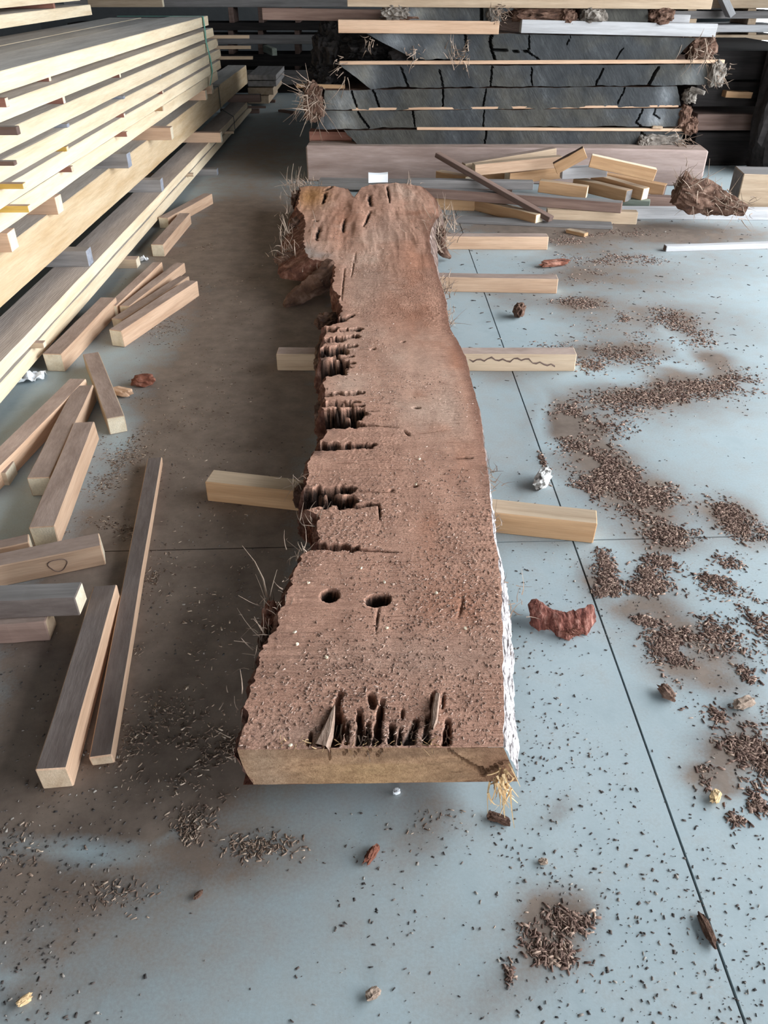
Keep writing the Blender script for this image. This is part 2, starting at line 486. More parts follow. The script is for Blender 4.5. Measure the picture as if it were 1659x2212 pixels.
def dust_shade_at(x, y):
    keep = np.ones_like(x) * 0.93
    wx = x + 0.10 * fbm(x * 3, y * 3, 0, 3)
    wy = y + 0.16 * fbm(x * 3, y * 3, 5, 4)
    for (cx, cy, rx, ry, s) in DUST_SHADE_W:
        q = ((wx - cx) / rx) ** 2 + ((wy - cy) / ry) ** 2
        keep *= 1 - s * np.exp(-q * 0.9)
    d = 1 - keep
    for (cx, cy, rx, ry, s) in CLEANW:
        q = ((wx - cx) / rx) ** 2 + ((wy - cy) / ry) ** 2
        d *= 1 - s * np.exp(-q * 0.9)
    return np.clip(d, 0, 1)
JA, JB = at(1015, 545), at(1610, 2212)          # long joint
KA, KB = at(400, 1187), at(1640, 1158)          # cross joint
def joint_x(y): return JA[0] + (JB[0] - JA[0]) * (y - JA[1]) / (JB[1] - JA[1])
def joint_y(x, k=0): return KA[1] + (KB[1] - KA[1]) * (x - KA[0]) / (KB[0] - KA[0]) + k * 4.2
GAP = 0.0028
for iy in (-2, -1, 0, 1, 2, 3):
    for ix in (-2, -1, 0, 1):
        fine = iy in (-1, 0, 1) and ix in (-1, 0)
        nx, ny = (170, 190) if fine else (40, 40)
        sx = np.linspace(0, 1, nx); sy = np.linspace(0, 1, ny)
        U, W_ = np.meshgrid(sx, sy)
        jx0 = ix * 4.0
        # corners follow the joints
        Xc = np.zeros_like(U); Yc = W_ * 4.2
        for _ in range(3):
            Yg = joint_y(Xc, iy - 0) + W_ * 4.2
            lo = joint_x(Yg) + jx0 + GAP
            hi = joint_x(Yg) + jx0 + 4.0 - GAP
            Xc = lo + (hi - lo) * U
        Yg = joint_y(Xc, iy) + GAP + W_ * (4.2 - 2 * GAP)
        Xc = np.clip(Xc, X0 + 0.01, WALL_X + 0.19); Yg = np.clip(Yg, Y0 + 0.01, Y1 - 0.01)
        P = np.stack([Xc, Yg, np.zeros_like(Xc)], -1)
        if Xc.max() - Xc.min() < 0.05 or Yg.max() - Yg.min() < 0.05: continue
        d = dust_shade_at(Xc, Yg)
        # turn the bay's rim down into the joint
        P = np.concatenate([P[:1] - [0, 0, .012], P, P[-1:] - [0, 0, .012]], 0)
        P = np.concatenate([P[:, :1] - [0, 0, .012], P, P[:, -1:] - [0, 0, .012]], 1)
        P[..., 2] = np.maximum(P[..., 2], -0.0119)
        d = np.pad(d, 1, mode='edge')
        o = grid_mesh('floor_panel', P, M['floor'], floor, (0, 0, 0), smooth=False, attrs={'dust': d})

# ------------------------------------------------------------------ the big slab
ZB, ZT = 0.085, 0.200
LEFT = [(513, 1617), (520, 1590), (527, 1560), (541, 1500), (553, 1440), (562, 1405), (577, 1378), (592, 1362), (600, 1340), (607, 1320), (617, 1285), (626, 1265), (632, 1240), (652, 1200), (664, 1187),
        (684, 1172), (688, 1150), (690, 1122), (686, 1112), (664, 1100), (655, 1085), (652, 1065), (660, 1045), (664, 1020), (668, 990), (676, 972), (692, 958), (700, 940), (712, 925), (700, 905), (697, 880), (702, 860), (698, 835), (703, 818), (697, 800), (692, 770), (697, 740), (706, 715),
        (700, 700), (728, 690), (738, 672), (735, 655), (733, 640), (716, 620), (722, 600), (723, 578), (721, 567), (668, 560), (661, 545), (656, 520), (660, 480), (655, 462), (641, 450), (645, 440), (648, 420), (649, 404)]
RIGHT = [(1089, 1617), (1089, 1560), (1088, 1500), (1086, 1400), (1084, 1300), (1081, 1250), (1075, 1200), (1066, 1150), (1061, 1100), (1058, 1050), (1052, 1000), (1044, 950), (1038, 900), (1026, 850), (1013, 800), (1005, 770), (990, 740), (972, 710), (967, 680), (963, 650), (955, 620), (945, 590), (938, 560), (931, 545), (928, 520), (931, 500), (938, 482), (947, 470), (955, 455), (948, 440), (940, 425), (915, 404)]
FAR = [(649, 404), (670, 400), (700, 402), (740, 404), (752, 405), (757, 416), (766, 427), (774, 416), (782, 404), (800, 399), (850, 396), (885, 398), (915, 404)]
Lw = np.array([at(x, y, ZT) for x, y in LEFT]); Rw = np.array([at(x, y, ZT) for x, y in RIGHT]); Fw = np.array([at(x, y, ZT) for x, y in FAR])
YF = 0.5 * (Lw[0, 1] + Rw[0, 1])
YE = at(780, 440, ZT)[1]                       # from here to the far edge the rows follow the far edge
def row_positions():
    y, out = YF, []
    while y < YE:
        out.append(y)
        y += 0.0021 + 0.0013 * (y - YF)
    return np.array(out)
ROWS = row_positions()
NE = 70
tt = np.concatenate([np.zeros(len(ROWS)), np.linspace(0, 1, NE)])
yy = np.concatenate([ROWS, np.full(NE, YE)])
NC = 190
uu = np.linspace(0, 1, NC)
Lo = np.argsort(Lw[:, 1]); Ro = np.argsort(Rw[:, 1])
fL = lambda y: np.interp(y, Lw[Lo, 1], Lw[Lo, 0])
fR = lambda y: np.interp(y, Rw[Ro, 1], Rw[Ro, 0])
YEFF = yy + tt * (Lw[-1, 1] - YE)
xl, xr = fL(YEFF), fR(YEFF)
# ragged rim
rag = 0.009 * fbm(YEFF * 40, 0 * YEFF, 0, 21, 3) * sstep(YF, YF + 0.1, YEFF)
xl = xl + rag * 1.2
xr = xr + 0.004 * fbm(YEFF * 22, 0 * YEFF, 0, 22, 3)
TX = xl[:, None] + (xr - xl)[:, None] * uu[None, :]
fu = (Fw[:, 0] - Fw[0, 0]) / (Fw[-1, 0] - Fw[0, 0])
yfar = np.interp(uu, fu, Fw[:, 1]) + 0.012 * fbm(uu * 60, 0 * uu, 0, 4, 3)
TY = yy[:, None] + tt[:, None] * (yfar[None, :] - YE)
# heights: saw lines across, torn fibre, low waves
TZ = np.full_like(TX, ZT)
saw = vnoise(TY * 160, TX * 3.0, 0, 31) * 0.6 + vnoise(TY * 330, TX * 6.0, 0, 32) * 0.4
sawm = sstep(-0.1, 0.5, fbm(TX * 5, TY * 2.2, 0, 33))
TZ += saw * (0.0007 + 0.0012 * sawm)
fuzz = np.maximum(0, fbm(TX * 120, TY * 120, 0, 34, 3)) * sstep(-0.1, 0.5, fbm(TX * 3.5, TY * 2.0, 7, 35))
TZ += 0.0030 * fuzz + 0.0022 * np.maximum(0, vnoise(TX * 260, TY * 330, 0, 39)) * sstep(-.2, .4, fbm(TX * 4, TY * 3, 2, 40))
TZ += 0.002 * fbm(TX * 6, TY * 1.8, 0, 36)
far = sstep(3.6, 4.6, TY)
TZ += far * 0.012 * (fbm(TX * 11, TY * 1.7, 0, 37) - 0.25 * np.abs(fbm(TX * 16, TY * 3.0, 0, 38)))
depth = np.zeros_like(TX)
def capsule(p1, p2, hw, dep, r2=None, ragged=0.45, freq=60.0, seed=50):
    a, b = at(*p1, ZT), at(*p2, ZT)
    r2 = hw if r2 is None else r2
    R = max(hw, r2) * 2.2
    msk = (TX > min(a[0], b[0]) - R) & (TX < max(a[0], b[0]) + R) & (TY > min(a[1], b[1]) - R) & (TY < max(a[1], b[1]) + R)
    if not msk.any(): return
    wq = .5 if ragged > .2 else .1
    x, y = TX[msk] + wq * hw * fbm(TX[msk] * 45, TY[msk] * 45, 0, seed + 8, 2), TY[msk] + wq * hw * fbm(TX[msk] * 45, TY[msk] * 45, 3, seed + 9, 2)
    dx, dy = b[0] - a[0], b[1] - a[1]
    t = np.clip(((x - a[0]) * dx + (y - a[1]) * dy) / (dx * dx + dy * dy + 1e-9), 0, 1)
    dist = np.hypot(x - a[0] - t * dx, y - a[1] - t * dy)
    rad = (hw + (r2 - hw) * t) * (1 + ragged * fbm(x * freq, y * freq, 0, seed, 3))
    k = sstep(1.15, 0.72, dist / np.maximum(rad, 1e-5)) if dep > .028 else np.exp(-(1.4 * dist / np.maximum(rad, 1e-5)) ** 2)
    if dep <= .028: k = k * (0.35 + 0.65 * np.sin(math.pi * np.clip(t, .04, .96)))
    k = k * sstep(YF + .002, YF + .03, y)
    depth[msk] = np.maximum(depth[msk], dep * k)
D = 0.10
for c in [((713, 1285), (714, 1287), .0215, D, None, .14), ((808, 1297), (825, 1296), .0215, D, None, .16),
          ((818, 1315), (812, 1370), .004, .012, .001), ((640, 1178), (765, 1184), .014, D), ((765, 1186), (860, 1194), .006, .025, .002),
          ((630, 1065), (755, 1056), .020, D), ((640, 1086), (755, 1078), .024, D), ((640, 1075), (700, 1085), .03, D), ((740, 1095), (815, 1089), .013, .07, .008), ((760, 1062), (850, 1063), .005, .012, .002),
          ((818, 1090), (821, 1122), .005, .02, .003), ((680, 965), (800, 963), .022, D, .018), ((700, 918), (772, 916), .026, D), ((772, 916), (860, 924), .006, .02, .002),
          ((690, 893), (770, 893), .035, D), ((690, 872), (782, 877), .02, D, .008), ((790, 888), (818, 887), .006, .015, .002), ((690, 905), (760, 912), .03, D),
          ((690, 852), (782, 848), .018, D, .012), ((712, 868), (775, 868), .012, D, .008), ((690, 762), (735, 758), .05, D, .04), ((690, 790), (742, 786), .05, D, .03), ((690, 738), (768, 727), .03, D, .018),
          ((720, 752), (765, 747), .02, D, .012), ((720, 775), (760, 770), .016, D, .010), ((700, 805), (730, 803), .03, D), ((680, 713), (720, 712), .025, D), ((742, 713), (774, 711), .018, .06), ((690, 700), (735, 692), .03, D), ((735, 688), (758, 682), .02, .06, .014),
          ((715, 1000), (760, 1000), .004, .006), ((895, 880), (905, 880), .008, .02), ((868, 738), (872, 737), .008, .02), ((803, 754), (808, 752), .01, .02), ((895, 1050), (898, 1048), .009, .02), ((844, 1059), (848, 1058), .007, .015),
          ((980, 990), (1018, 989), .006, .012), ((700, 702), (715, 660), .01, .02), ((1000, 1290), (990, 1335), .007, .006, .003), ((872, 930), (885, 940), .006, .01), ((850, 945), (990, 925), .003, .004), ((700, 1216), (950, 1212), .0025, .004), ((650, 1224), (900, 1219), .0025, .004),
          # splits at the near end
          ((736, 1490), (728, 1535), .004, .03, .009), ((730, 1535), (716, 1606), .011, .075, .022), ((776, 1532), (779, 1606), .004, .05, .011), ((803, 1502), (806, 1526), .007, .03), ((826, 1512), (812, 1606), .005, .055, .010), ((846, 1566), (846, 1606), .005, .04, .008),
          ((870, 1532), (868, 1552), .003, .02), ((899, 1555), (884, 1606), .006, .035, .013), ((925, 1545), (918, 1606), .004, .03, .008), ((936, 1500), (934, 1552), .009, .03, .004), ((958, 1498), (955, 1530), .003, .025), ((968, 1555), (963, 1606), .005, .06, .010), ((672, 1580), (668, 1606), .003, .03, .006), ((698, 1560), (688, 1606), .004, .03, .005), ((752, 1560), (748, 1606), .003, .03, .006), ((795, 1560), (795, 1606), .003, .04, .006), ((865, 1575), (862, 1606), .003, .03, .006),
          # weathered furrows at the far end
          ((836, 402), (842, 440), .012, .025, .006), ((797, 420), (800, 445), .018, .02), ((800, 455), (785, 490), .014, .02, .008), ((705, 410), (716, 404), .018, .05), ((703, 415), (697, 440), .015, .03, .010), ((745, 470), (740, 500), .012, .02), ((690, 490), (683, 520), .020, .02, .012), ((680, 475), (682, 478), .018, .02),
          ((768, 545), (758, 600), .008, .008, .004), ((744, 580), (738, 650), .007, .008, .004)]:
    capsule(*c)
TZ -= depth
# stringy walls of the rotted cavities
TZ += (depth > .03) * 0.010 * fbm(TX * 90, TY * 90, 0, 61, 3)
TZ = np.maximum(TZ, ZB + 0.004)
# the wood's own colour
def blobmask(px, py, rx, ry):
    cx, cy, wx, wy = None, None, None, None
    c = at(px, py, ZT); a = at(px + rx, py, ZT); b = at(px, py - ry, ZT); b2 = at(px, py + ry, ZT)
    q = ((TX - c[0]) / abs(a[0] - c[0])) ** 2 + ((TY - c[1]) / (0.5 * (abs(b[1] - c[1]) + abs(b2[1] - c[1])))) ** 2
    return np.exp(-q) 
base = np.array([0.60, 0.375, 0.285])
col = np.ones(TX.shape + (3,)) * base
g1 = fbm(TX * 14, TY * 2.0, 0, 70, 5)
g2 = fbm(TX * 3, TY * 1.5, 3, 71, 4)
g3 = fbm(TX * 25, TY * 14, 3, 72, 4)
col *= (1 + 0.22 * g1 + 0.16 * g2 + 0.16 * g3 + 0.16 * saw * (.4 + sawm) + 0.25 * (fuzz - .12))[..., None]
def tint(mask, c, k=1.0):
    global col
    m = np.clip(mask * k, 0, 1)[..., None]
    col = col * (1 - m) + np.array(c) * (1 + 0.15 * g1 + 0.12 * g3)[..., None] * m
patch = sstep(-0.15, 0.25, fbm(TX * 6, TY * 4, 9, 74, 5))
red = (0.50, 0.25, 0.16)
pale = (0.74, 0.57, 0.47)
greyw = (0.44, 0.36, 0.31)
for b_ in [(935, 790, 70, 50), (760, 740, 30, 40), (870, 760, 60, 60), (780, 640, 30, 40), (900, 870, 60, 50), (970, 900, 40, 60), (870, 420, 40, 40), (800, 560, 60, 60), (700, 490, 40, 50), (760, 830, 50, 30)]:
    tint(blobmask(*b_) * (0.4 + 0.6 * patch), pale, 0.85)
for b_ in [(900, 560, 60, 80), (990, 780, 25, 60), (910, 460, 40, 40), (980, 960, 40, 60), (930, 700, 60, 40), (1010, 860, 24, 80), (925, 1300, 30, 60), (1000, 1310, 40, 60), (930, 1150, 25, 50), (740, 480, 40, 50), (880, 640, 60, 50), (905, 860, 20, 15)]:
    tint(blobmask(*b_) * (0.35 + 0.65 * (1 - patch)), red, 0.75)
for b_ in [(650, 1585, 120, 40), (840, 1590, 100, 30), (900, 1420, 250, 50), (820, 610, 60, 40), (830, 500, 60, 30)]:
    tint(blobmask(*b_), greyw, 0.35)
tint(blobmask(662, 545, 22, 14), (0.36, 0.345, 0.335), 0.9)
tint(blobmask(690, 553, 30, 8), (0.36, 0.345, 0.335), 0.7)
tint(blobmask(672, 422, 36, 26), (0.56, 0.31, 0.13), 1.0)
tint(sstep(0.05, 0.0, xr[:, None] - TX) * sstep(1.6, 2.6, TY), (0.24, 0.12, 0.085), 0.7)
for b_ in [(840, 1585, 60, 22), (915, 1585, 40, 24), (800, 1600, 20, 20)]:
    tint(blobmask(*b_) * (depth > 0.004), (0.27, 0.26, 0.265), 1.0)
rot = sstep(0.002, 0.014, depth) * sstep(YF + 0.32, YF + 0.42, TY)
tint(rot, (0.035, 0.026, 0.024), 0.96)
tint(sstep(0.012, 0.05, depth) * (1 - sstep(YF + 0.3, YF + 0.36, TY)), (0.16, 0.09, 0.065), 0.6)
edge_rot = sstep(0.05, 0.0, TX - xl[:, None] + 0.03 * fbm(TX * 30, TY * 30, 0, 77)) * sstep(at(0, 1195, ZT)[1], at(0, 1180, ZT)[1], TY) * (1 - sstep(at(0, 690, ZT)[1], at(0, 660, ZT)[1], TY))
tint(edge_rot * sstep(0, 0.4, fbm(TX * 12, TY * 9, 0, 78)), (0.06, 0.04, 0.035), 0.8)
col = np.clip(col * np.array([1.11, 1.05, 1.04]), 0.004, 0.92)

def slab_material():
    m, t, b = nt('rough_sawn_red_timber', 0.85)
    geo = N(t, 'ShaderNodeNewGeometry')
    v = geo.outputs['Position']
    a = N(t, 'ShaderNodeAttribute', attribute_name='tint')
    n = noise(t, v, 1.0, 5, 0.7, (55, 210, 60))
    n2 = noise(t, v, 1.0, 4, 0.75, (210, 260, 210))
    dash = noise(t, v, 1.0, 3, 0.7, (9, 230, 40))          # saw scores running across
    where = noise(t, v, 1.0, 3, 0.6, (5, 3.2, 5))
    blot = noise(t, v, 1.0, 5, 0.7, (26, 17, 26))
    c = mixc(t, 0.55, a.outputs['Color'], ramp(t, n, [(0.32, (0.60, 0.53, 0.48)), (0.62, (1.08, 1.06, 1.04))]), 'MULTIPLY')
    c = mixc(t, 0.55, c, ramp(t, n2, [(0.36, (0.60, 0.52, 0.47)), (0.56, (1.1, 1.08, 1.06))]), 'MULTIPLY')
    c = mixc(t, 0.40, c, ramp(t, blot, [(0.34, (0.68, 0.58, 0.52)), (0.62, (1.12, 1.1, 1.08))]), 'MULTIPLY')
    sc = ramp(t, dash, [(0.33, (0.42, 0.34, 0.30)), (0.44, (1, 1, 1))])
    c = mixc(t, ramp(t, where, [(0.36, (0, 0, 0)), (0.58, (0.95, 0.95, 0.95))]), c, mixc(t, 1.0, c, sc, 'MULTIPLY'))
    t.links.new(c, b.inputs['Base Color'])
    mx = N(t, 'ShaderNodeMath', operation='ADD')
    t.links.new(n, mx.inputs[0]); t.links.new(n2, mx.inputs[1])
    mx2 = N(t, 'ShaderNodeMath', operation='MULTIPLY_ADD')
    t.links.new(dash, mx2.inputs[0]); mx2.inputs[1].default_value = 0.8; t.links.new(mx.outputs[0], mx2.inputs[2])
    bump(t, b, mx2.outputs[0], 0.9, 0.005)
    return m
M['slab'] = slab_material()
SO = (0.0, 3.5, ZB)
slab = empty('live_edge_slab', SO)
tag(slab, 'long reddish live-edge timber slab with rotted left edge lying on bearers', 'timber slab')
TP = np.stack([TX, TY, TZ], -1)
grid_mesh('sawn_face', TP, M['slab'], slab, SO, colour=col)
BX = TX.copy()
BP = np.stack([TX[::6], TY[::6], np.full_like(TX[::6], ZB)], -1)[:, ::10]
grid_mesh('underside', BP, M['bark_red'], slab, SO, flip=True)
# edges
def side(xs, ys, ztop, sgn, out, seed, rough, mat, name, rows=14, long=1.0):
    t = np.linspace(0, 1, rows)[None, :]
    ys2 = ys[:, None] + 0 * t
    X = xs[:, None] + sgn * (out[:, None] * sstep(0, 1, t) ** 0.8)
    nz = fbm(ys2 * 26 * long, t * 2.2 + 0 * ys2, 0, seed, 4) + 0.6 * fbm(ys2 * 80 * long, t * 7 + 0 * ys2, 2, seed + 3, 3)
    env = sstep(0, 0.12, t)
    X = X + sgn * rough * nz * env + sgn * rough * 0.8 * env * (1 - 0.5 * t)
    Z = ztop[:, None] * (1 - t) + ZB * t + 0.004 * env * (1 - sstep(.9, 1, t)) * fbm(ys2 * 50, t * 5 + 0 * ys2, 8, seed + 9)
    Yv = ys2 + 0.006 * env * fbm(ys2 * 70, t * 6 + 0 * ys2, 4, seed + 11)
    return grid_mesh(name, np.stack([X, Yv, Z], -1), mat, slab, SO, flip=sgn > 0, smooth=False)
pxy = lambda y: at(780, y, ZT)[1]
ysid = TY[:, 0]
outL = np.interp(ysid, [YF, pxy(1500), pxy(1380), pxy(1290), pxy(1210), pxy(1100), pxy(930), pxy(700), pxy(600), pxy(566), pxy(556), pxy(480), pxy(440), pxy(404)],
                 [-0.022, -.01, .02, .035, .02, .01, .02, .02, .0, .03, .16, .14, .04, .03])
side(TX[:, 0], ysid, TZ[:, 0], -1, outL, 200, 0.012, M['bark_edge'], 'rotted_edge')
ysr = TY[:, -1]
outR = np.interp(ysr, [YF, pxy(1500), pxy(1300), pxy(1150), pxy(1000), pxy(900), pxy(700), pxy(520), pxy(404)], [.042, .036, .034, .020, .008, -.015, -.01, .05, -.02])
def bark_right():
    m, t, b = nt('white_streaked_bark', 0.9)
    geo = N(t, 'ShaderNodeNewGeometry')
    v = geo.outputs['Position']
    n = noise(t, v, 1.0, 5, 0.7, (70, 22, 70))
    n2 = noise(t, v, 22.0, 4)
    pale_ = ramp(t, n, [(0.40, (0.05, 0.04, 0.04)), (0.475, (0.36, 0.32, 0.32)), (0.56, (0.62, 0.595, 0.61))])
    dark_ = ramp(t, n2, [(0.3, (0.05, 0.03, 0.025)), (0.6, (0.22, 0.15, 0.125)), (0.8, (0.55, 0.49, 0.46))])
    a = N(t, 'ShaderNodeAttribute', attribute_name='pale')
    c = mixc(t, a.outputs['Fac'], dark_, pale_)
    t.links.new(c, b.inputs['Base Color'])
    bump(t, b, n, 0.8, 0.006)
    return m
M['bark_right'] = bark_right()
br = side(TX[:, -1], ysr, TZ[:, -1], 1, outR, 300, 0.006, M['bark_right'], 'bark_edge', long=0.6)
ca = br.data.attributes.new('pale', 'FLOAT', 'POINT')
py_ = np.repeat(1 - sstep(pxy(1060), pxy(960), ysr), 14)
ca.data.foreach_set('value', py_.astype(np.float32))
# far edge
t14 = np.linspace(0, 1, 8)
fe = TP[-1]
FP = np.stack([np.stack([fe[:, 0] + 0.01 * fbm(fe[:, 0] * 30, q * 3, 0, 5), fe[:, 1] + 0.03 * math.sin(q * 2.5) + 0.02 * fbm(fe[:, 0] * 25, q * 4, 1, 6) * (q > 0), fe[:, 2] * (1 - q) + ZB * q], -1) for q in t14], 0)
grid_mesh('torn_end', FP, M['bark'], slab, SO, smooth=False)
# near end: sawn end grain
e0 = TP[0]
ne_r = 16
q = np.linspace(0, 1, ne_r)[:, None]
xb0, xb1 = TX[0, 0] + 0.022, TX[0, -1] + 0.042
EXb = xb0 + (xb1 - xb0) * uu[None, :]
wav = 0.35 * np.sin(q * math.pi) * 0.012
EX = e0[None, :, 0] * (1 - q) + EXb * q - (1 - uu[None, :]) * wav
EZ = e0[None, :, 2] * (1 - q) + ZB * q
EYv = np.full_like(EX, YF) + 0.0018 * fbm(EX * 30 + EZ * 40, EZ * 60 - EX * 10, 0, 90)
crk = lambda x1, z1, x2, z2, w, d: d * sstep(1, 0.3, np.hypot((EX - x1) - (x2 - x1) * np.clip(((EX - x1) * (x2 - x1) + (EZ - z1) * (z2 - z1)) / ((x2 - x1) ** 2 + (z2 - z1) ** 2), 0, 1), (EZ - z1) - (z2 - z1) * np.clip(((EX - x1) * (x2 - x1) + (EZ - z1) * (z2 - z1)) / ((x2 - x1) ** 2 + (z2 - z1) ** 2), 0, 1)) / w)
xp = lambda px: at(px, 1650, 0.15)[0]
for (a, za, b_, zb_, w_) in [(713, .2, 713, .165, .003), (965, .195, 1010, .15, .003), (1010, .15, 1050, .115, .006), (1050, .118, 1085, .15, .004), (750, .195, 742, .182, .003), (775, .195, 765, .18, .003), (800, .195, 790, .18, .003), (825, .195, 815, .178, .003), (1040, .13, 1046, .11, .008)]:
    EYv += crk(xp(a), za, xp(b_), zb_, w_, 0.014)
ecol = np.ones(EX.shape + (3,)) * np.array([0.43, 0.27, 0.165])
eg = fbm(EX * 6 + EZ * 9, EZ * 55 - EX * 9, 0, 92, 5)
ecol *= (1 + 0.45 * eg)[..., None]
mk = lambda px, rx: np.exp(-((EX - xp(px)) / rx) ** 2)[..., None]
ecol = ecol * (1 - 0.5 * mk(800, .12) * (q > .4)[..., None]) + 0.5 * mk(800, .12) * (q > .4)[..., None] * np.array([0.52, 0.34, 0.17])
ecol = ecol * (1 - 0.6 * mk(570, .05)) + 0.6 * mk(570, .05) * np.array([0.42, 0.31, 0.225])
ecol = ecol * (1 - 0.6 * mk(1075, .05)) + 0.6 * mk(1075, .05) * np.array([0.24, 0.12, 0.075])
ecol = ecol * (1 - 0.35 * (q < .25)[..., None]) + 0.35 * (q < .25)[..., None] * np.array([0.33, 0.20, 0.13])
EPt = np.stack([EX, EYv, EZ], -1)
grid_mesh('end_grain', EPt, M['slab'], slab, SO, colour=np.clip(ecol, .01, .9), smooth=False, flip=True)
# loose fibres and roots on the edges
fib, strw = [], []
def tuft(lst, px, py, z, n, spread, L, r, d=(0, 0, 1), dj=0.7):
    c = at(px, py, z)
    for _ in range(n):
        p = c + RNG.normal(0, spread, 3) * [1, 1, 0.5]
        lst.append((p, np.asarray(d) + RNG.normal(0, dj, 3), L * RNG.uniform(0.5, 1.4), r * RNG.uniform(.7, 1.4)))
for (px, py, z, n, sp, L, d) in [
    (585, 1345, .14, 26, .02, .035, (-1, -.2, .3)), (575, 1315, .13, 12, .015, .045, (-1, .3, .5)), (600, 1320, .18, 14, .02, .022, (-.7, .2, .7)), (575, 1372, .17, 12, .012, .05, (-.8, -.3, .3)), (562, 1400, .15, 8, .012, .04, (-1, 0, .1)),
    (640, 1215, .17, 12, .02, .045, (-.7, .3, .8)), (655, 1190, .19, 6, .012, .05, (-.5, .6, .9)), (622, 1262, .19, 12, .02, .03, (-.6, .2, .8)), (680, 1130, .18, 12, .015, .04, (-.9, .2, .4)), (650, 1050, .16, 16, .02, .05, (-1, .1, .2)),
    (550, 1450, .16, 8, .02, .03, (-1, 0, .2)), (530, 1520, .17, 10, .03, .025, (-1, 0, .3)), (520, 1590, .15, 12, .03, .025, (-1, -.2, .1)),
    (640, 402, .17, 40, .04, .08, (-.4, .3, .9)), (660, 398, .2, 30, .04, .05, (0, .5, .8)), (625, 430, .15, 16, .04, .07, (-1, 0, .3)), (638, 470, .14, 20, .05, .06, (-.7, -.1, .8)), (630, 510, .13, 22, .05, .08, (-.5, -.3, .9)), (625, 555, .12, 46, .05, .07, (-.7, -.5, .5)), (640, 565, .12, 20, .05, .09, (-.6, -.6, .2)), (690, 570, .18, 18, .05, .04, (-.1, -1, -.3)),
    (955, 490, .15, 40, .06, .13, (.8, -.3, .1)), (950, 520, .12, 40, .05, .12, (.9, -.3, 0)), (945, 540, .09, 14, .03, .08, (.9, -.5, -.2)), (960, 635, .15, 26, .03, .045, (1, -.1, .2)), (966, 680, .15, 10, .02, .04, (1, 0, .3)), (968, 700, .12, 30, .014, .06, (.9, -.4, .2)), (953, 610, .16, 14, .03, .04, (1, 0, .2)), (958, 455, .16, 12, .03, .05, (1, .2, .2)),
    (1062, 1030, .18, 22, .02, .035, (1, 0, .4)), (1066, 1135, .17, 18, .015, .04, (1, .1, .4)), (1060, 1060, .18, 10, .02, .025, (1, 0, .4)), (1096, 1310, .13, 14, .02, .05, (1, .2, .3)), (1092, 1280, .14, 10, .03, .04, (1, .3, .2)), (1100, 1420, .13, 8, .04, .03, (1, 0, .3)), (885, 400, .2, 10, .03, .06, (.3, .3, .9))]:
    tuft(fib, px, py, z, n, sp, L, .0018 + .0012 * (py < 700))
tuft(fib, 575, 1290, .15, 1, .002, .13, .0035, (-.15, .55, .8), .05)
tuft(fib, 655, 1195, .18, 1, .002, .06, .002, (-.8, .5, .5), .05)
tuft(fib, 688, 1140, .19, 1, .002, .05, .0025, (-1, .35, .3), .05)
spikes('loose_fibres', fib, M['fibre'], slab, SO)
for (px, py, z, n, sp, L, d) in [(1083, 1690, .12, 30, .012, .045, (.1, -.5, -.9)), (1085, 1665, .14, 12, .010, .03, (0, -.8, -.4))]:
    tuft(strw, px, py, z, n, sp, L, .0028, d, .35)
for _ in range(40):
    px = RNG.uniform(590, 980)
    tuft(strw, px, RNG.uniform(1600, 1614), ZT - .002, 1, .003, .018, .0014, (RNG.normal(0, .5), -.7, .4), .5)
spikes('torn_splinters', strw, M['fibre_straw'], slab, SO)
# bigger broken masses of bark and root on the edges
for (px, py, z, s, mat, sd) in [(668, 558, .13, (.05, .05, .04), 'bark', 2), (632, 562, .12, (.085, .06, .035), 'bark', 3), (640, 490, .13, (.04, .12, .04), 'bark', 4), (640, 430, .14, (.03, .12, .045), 'bark', 5), (950, 508, .12, (.035, .12, .04), 'bark', 6),
                                (588, 1335, .14, (.022, .045, .03), 'bark_red', 7), (657, 1072, .12, (.03, .04, .03), 'bark', 8), (682, 1150, .14, (.02, .035, .035), 'bark_red', 9), (704, 770, .12, (.045, .14, .03), 'bark', 10), (704, 895, .12, (.04, .09, .03), 'bark', 11), (708, 695, .13, (.05, .06, .03), 'bark', 12), (572, 1385, .14, (.014, .025, .025), 'bark', 13)]:
    c = at(px, py, z)
    o = lump('bark_clump', c, s, M[mat], slab, SO, seed=sd, sub=4, amp=.4)
# grey splinters standing in the splits
spl = []
for _ in range(90):
    px = RNG.choice([690, 740, 755, 770, 790, 800, 835, 860, 875, 890, 905, 930, 945, 960]) + RNG.normal(0, 5)
    py = RNG.uniform(1560, 1600)
    spl.append((at(px, py, ZT - .012), (RNG.normal(0, .12), -1, RNG.uniform(0.1, .35)), RNG.uniform(.012, .04), RNG.uniform(.001, .0026)))
spikes('split_slivers', spl, M['fibre'], slab, SO)
def blade(name, pts, w, mat, parent, loc, tz=0.006):
    P = []
    for i, p in enumerate(pts):
        p = np.asarray(p)
        d = np.asarray(pts[min(i + 1, len(pts) - 1)]) - np.asarray(pts[max(i - 1, 0)])
        nrm = np.cross(d, [0, 0, 1]); nrm /= np.linalg.norm(nrm) + 1e-9
        P.append([p - nrm * w[i] - [0, 0, tz], p - nrm * w[i] * .6 + [0, 0, tz], p + nrm * w[i] * .5 + [0, 0, tz * .7], p + nrm * w[i] - [0, 0, tz]])
    return grid_mesh(name, np.array(P), mat, parent, loc, smooth=False)
blade('split_flap', [at(722, 1525, ZT + .002), at(714, 1555, ZT + .006), at(704, 1585, ZT + .008), at(692, 1612, ZT + .004)], [.002, .009, .016, .020], M['sliver'], slab, SO)
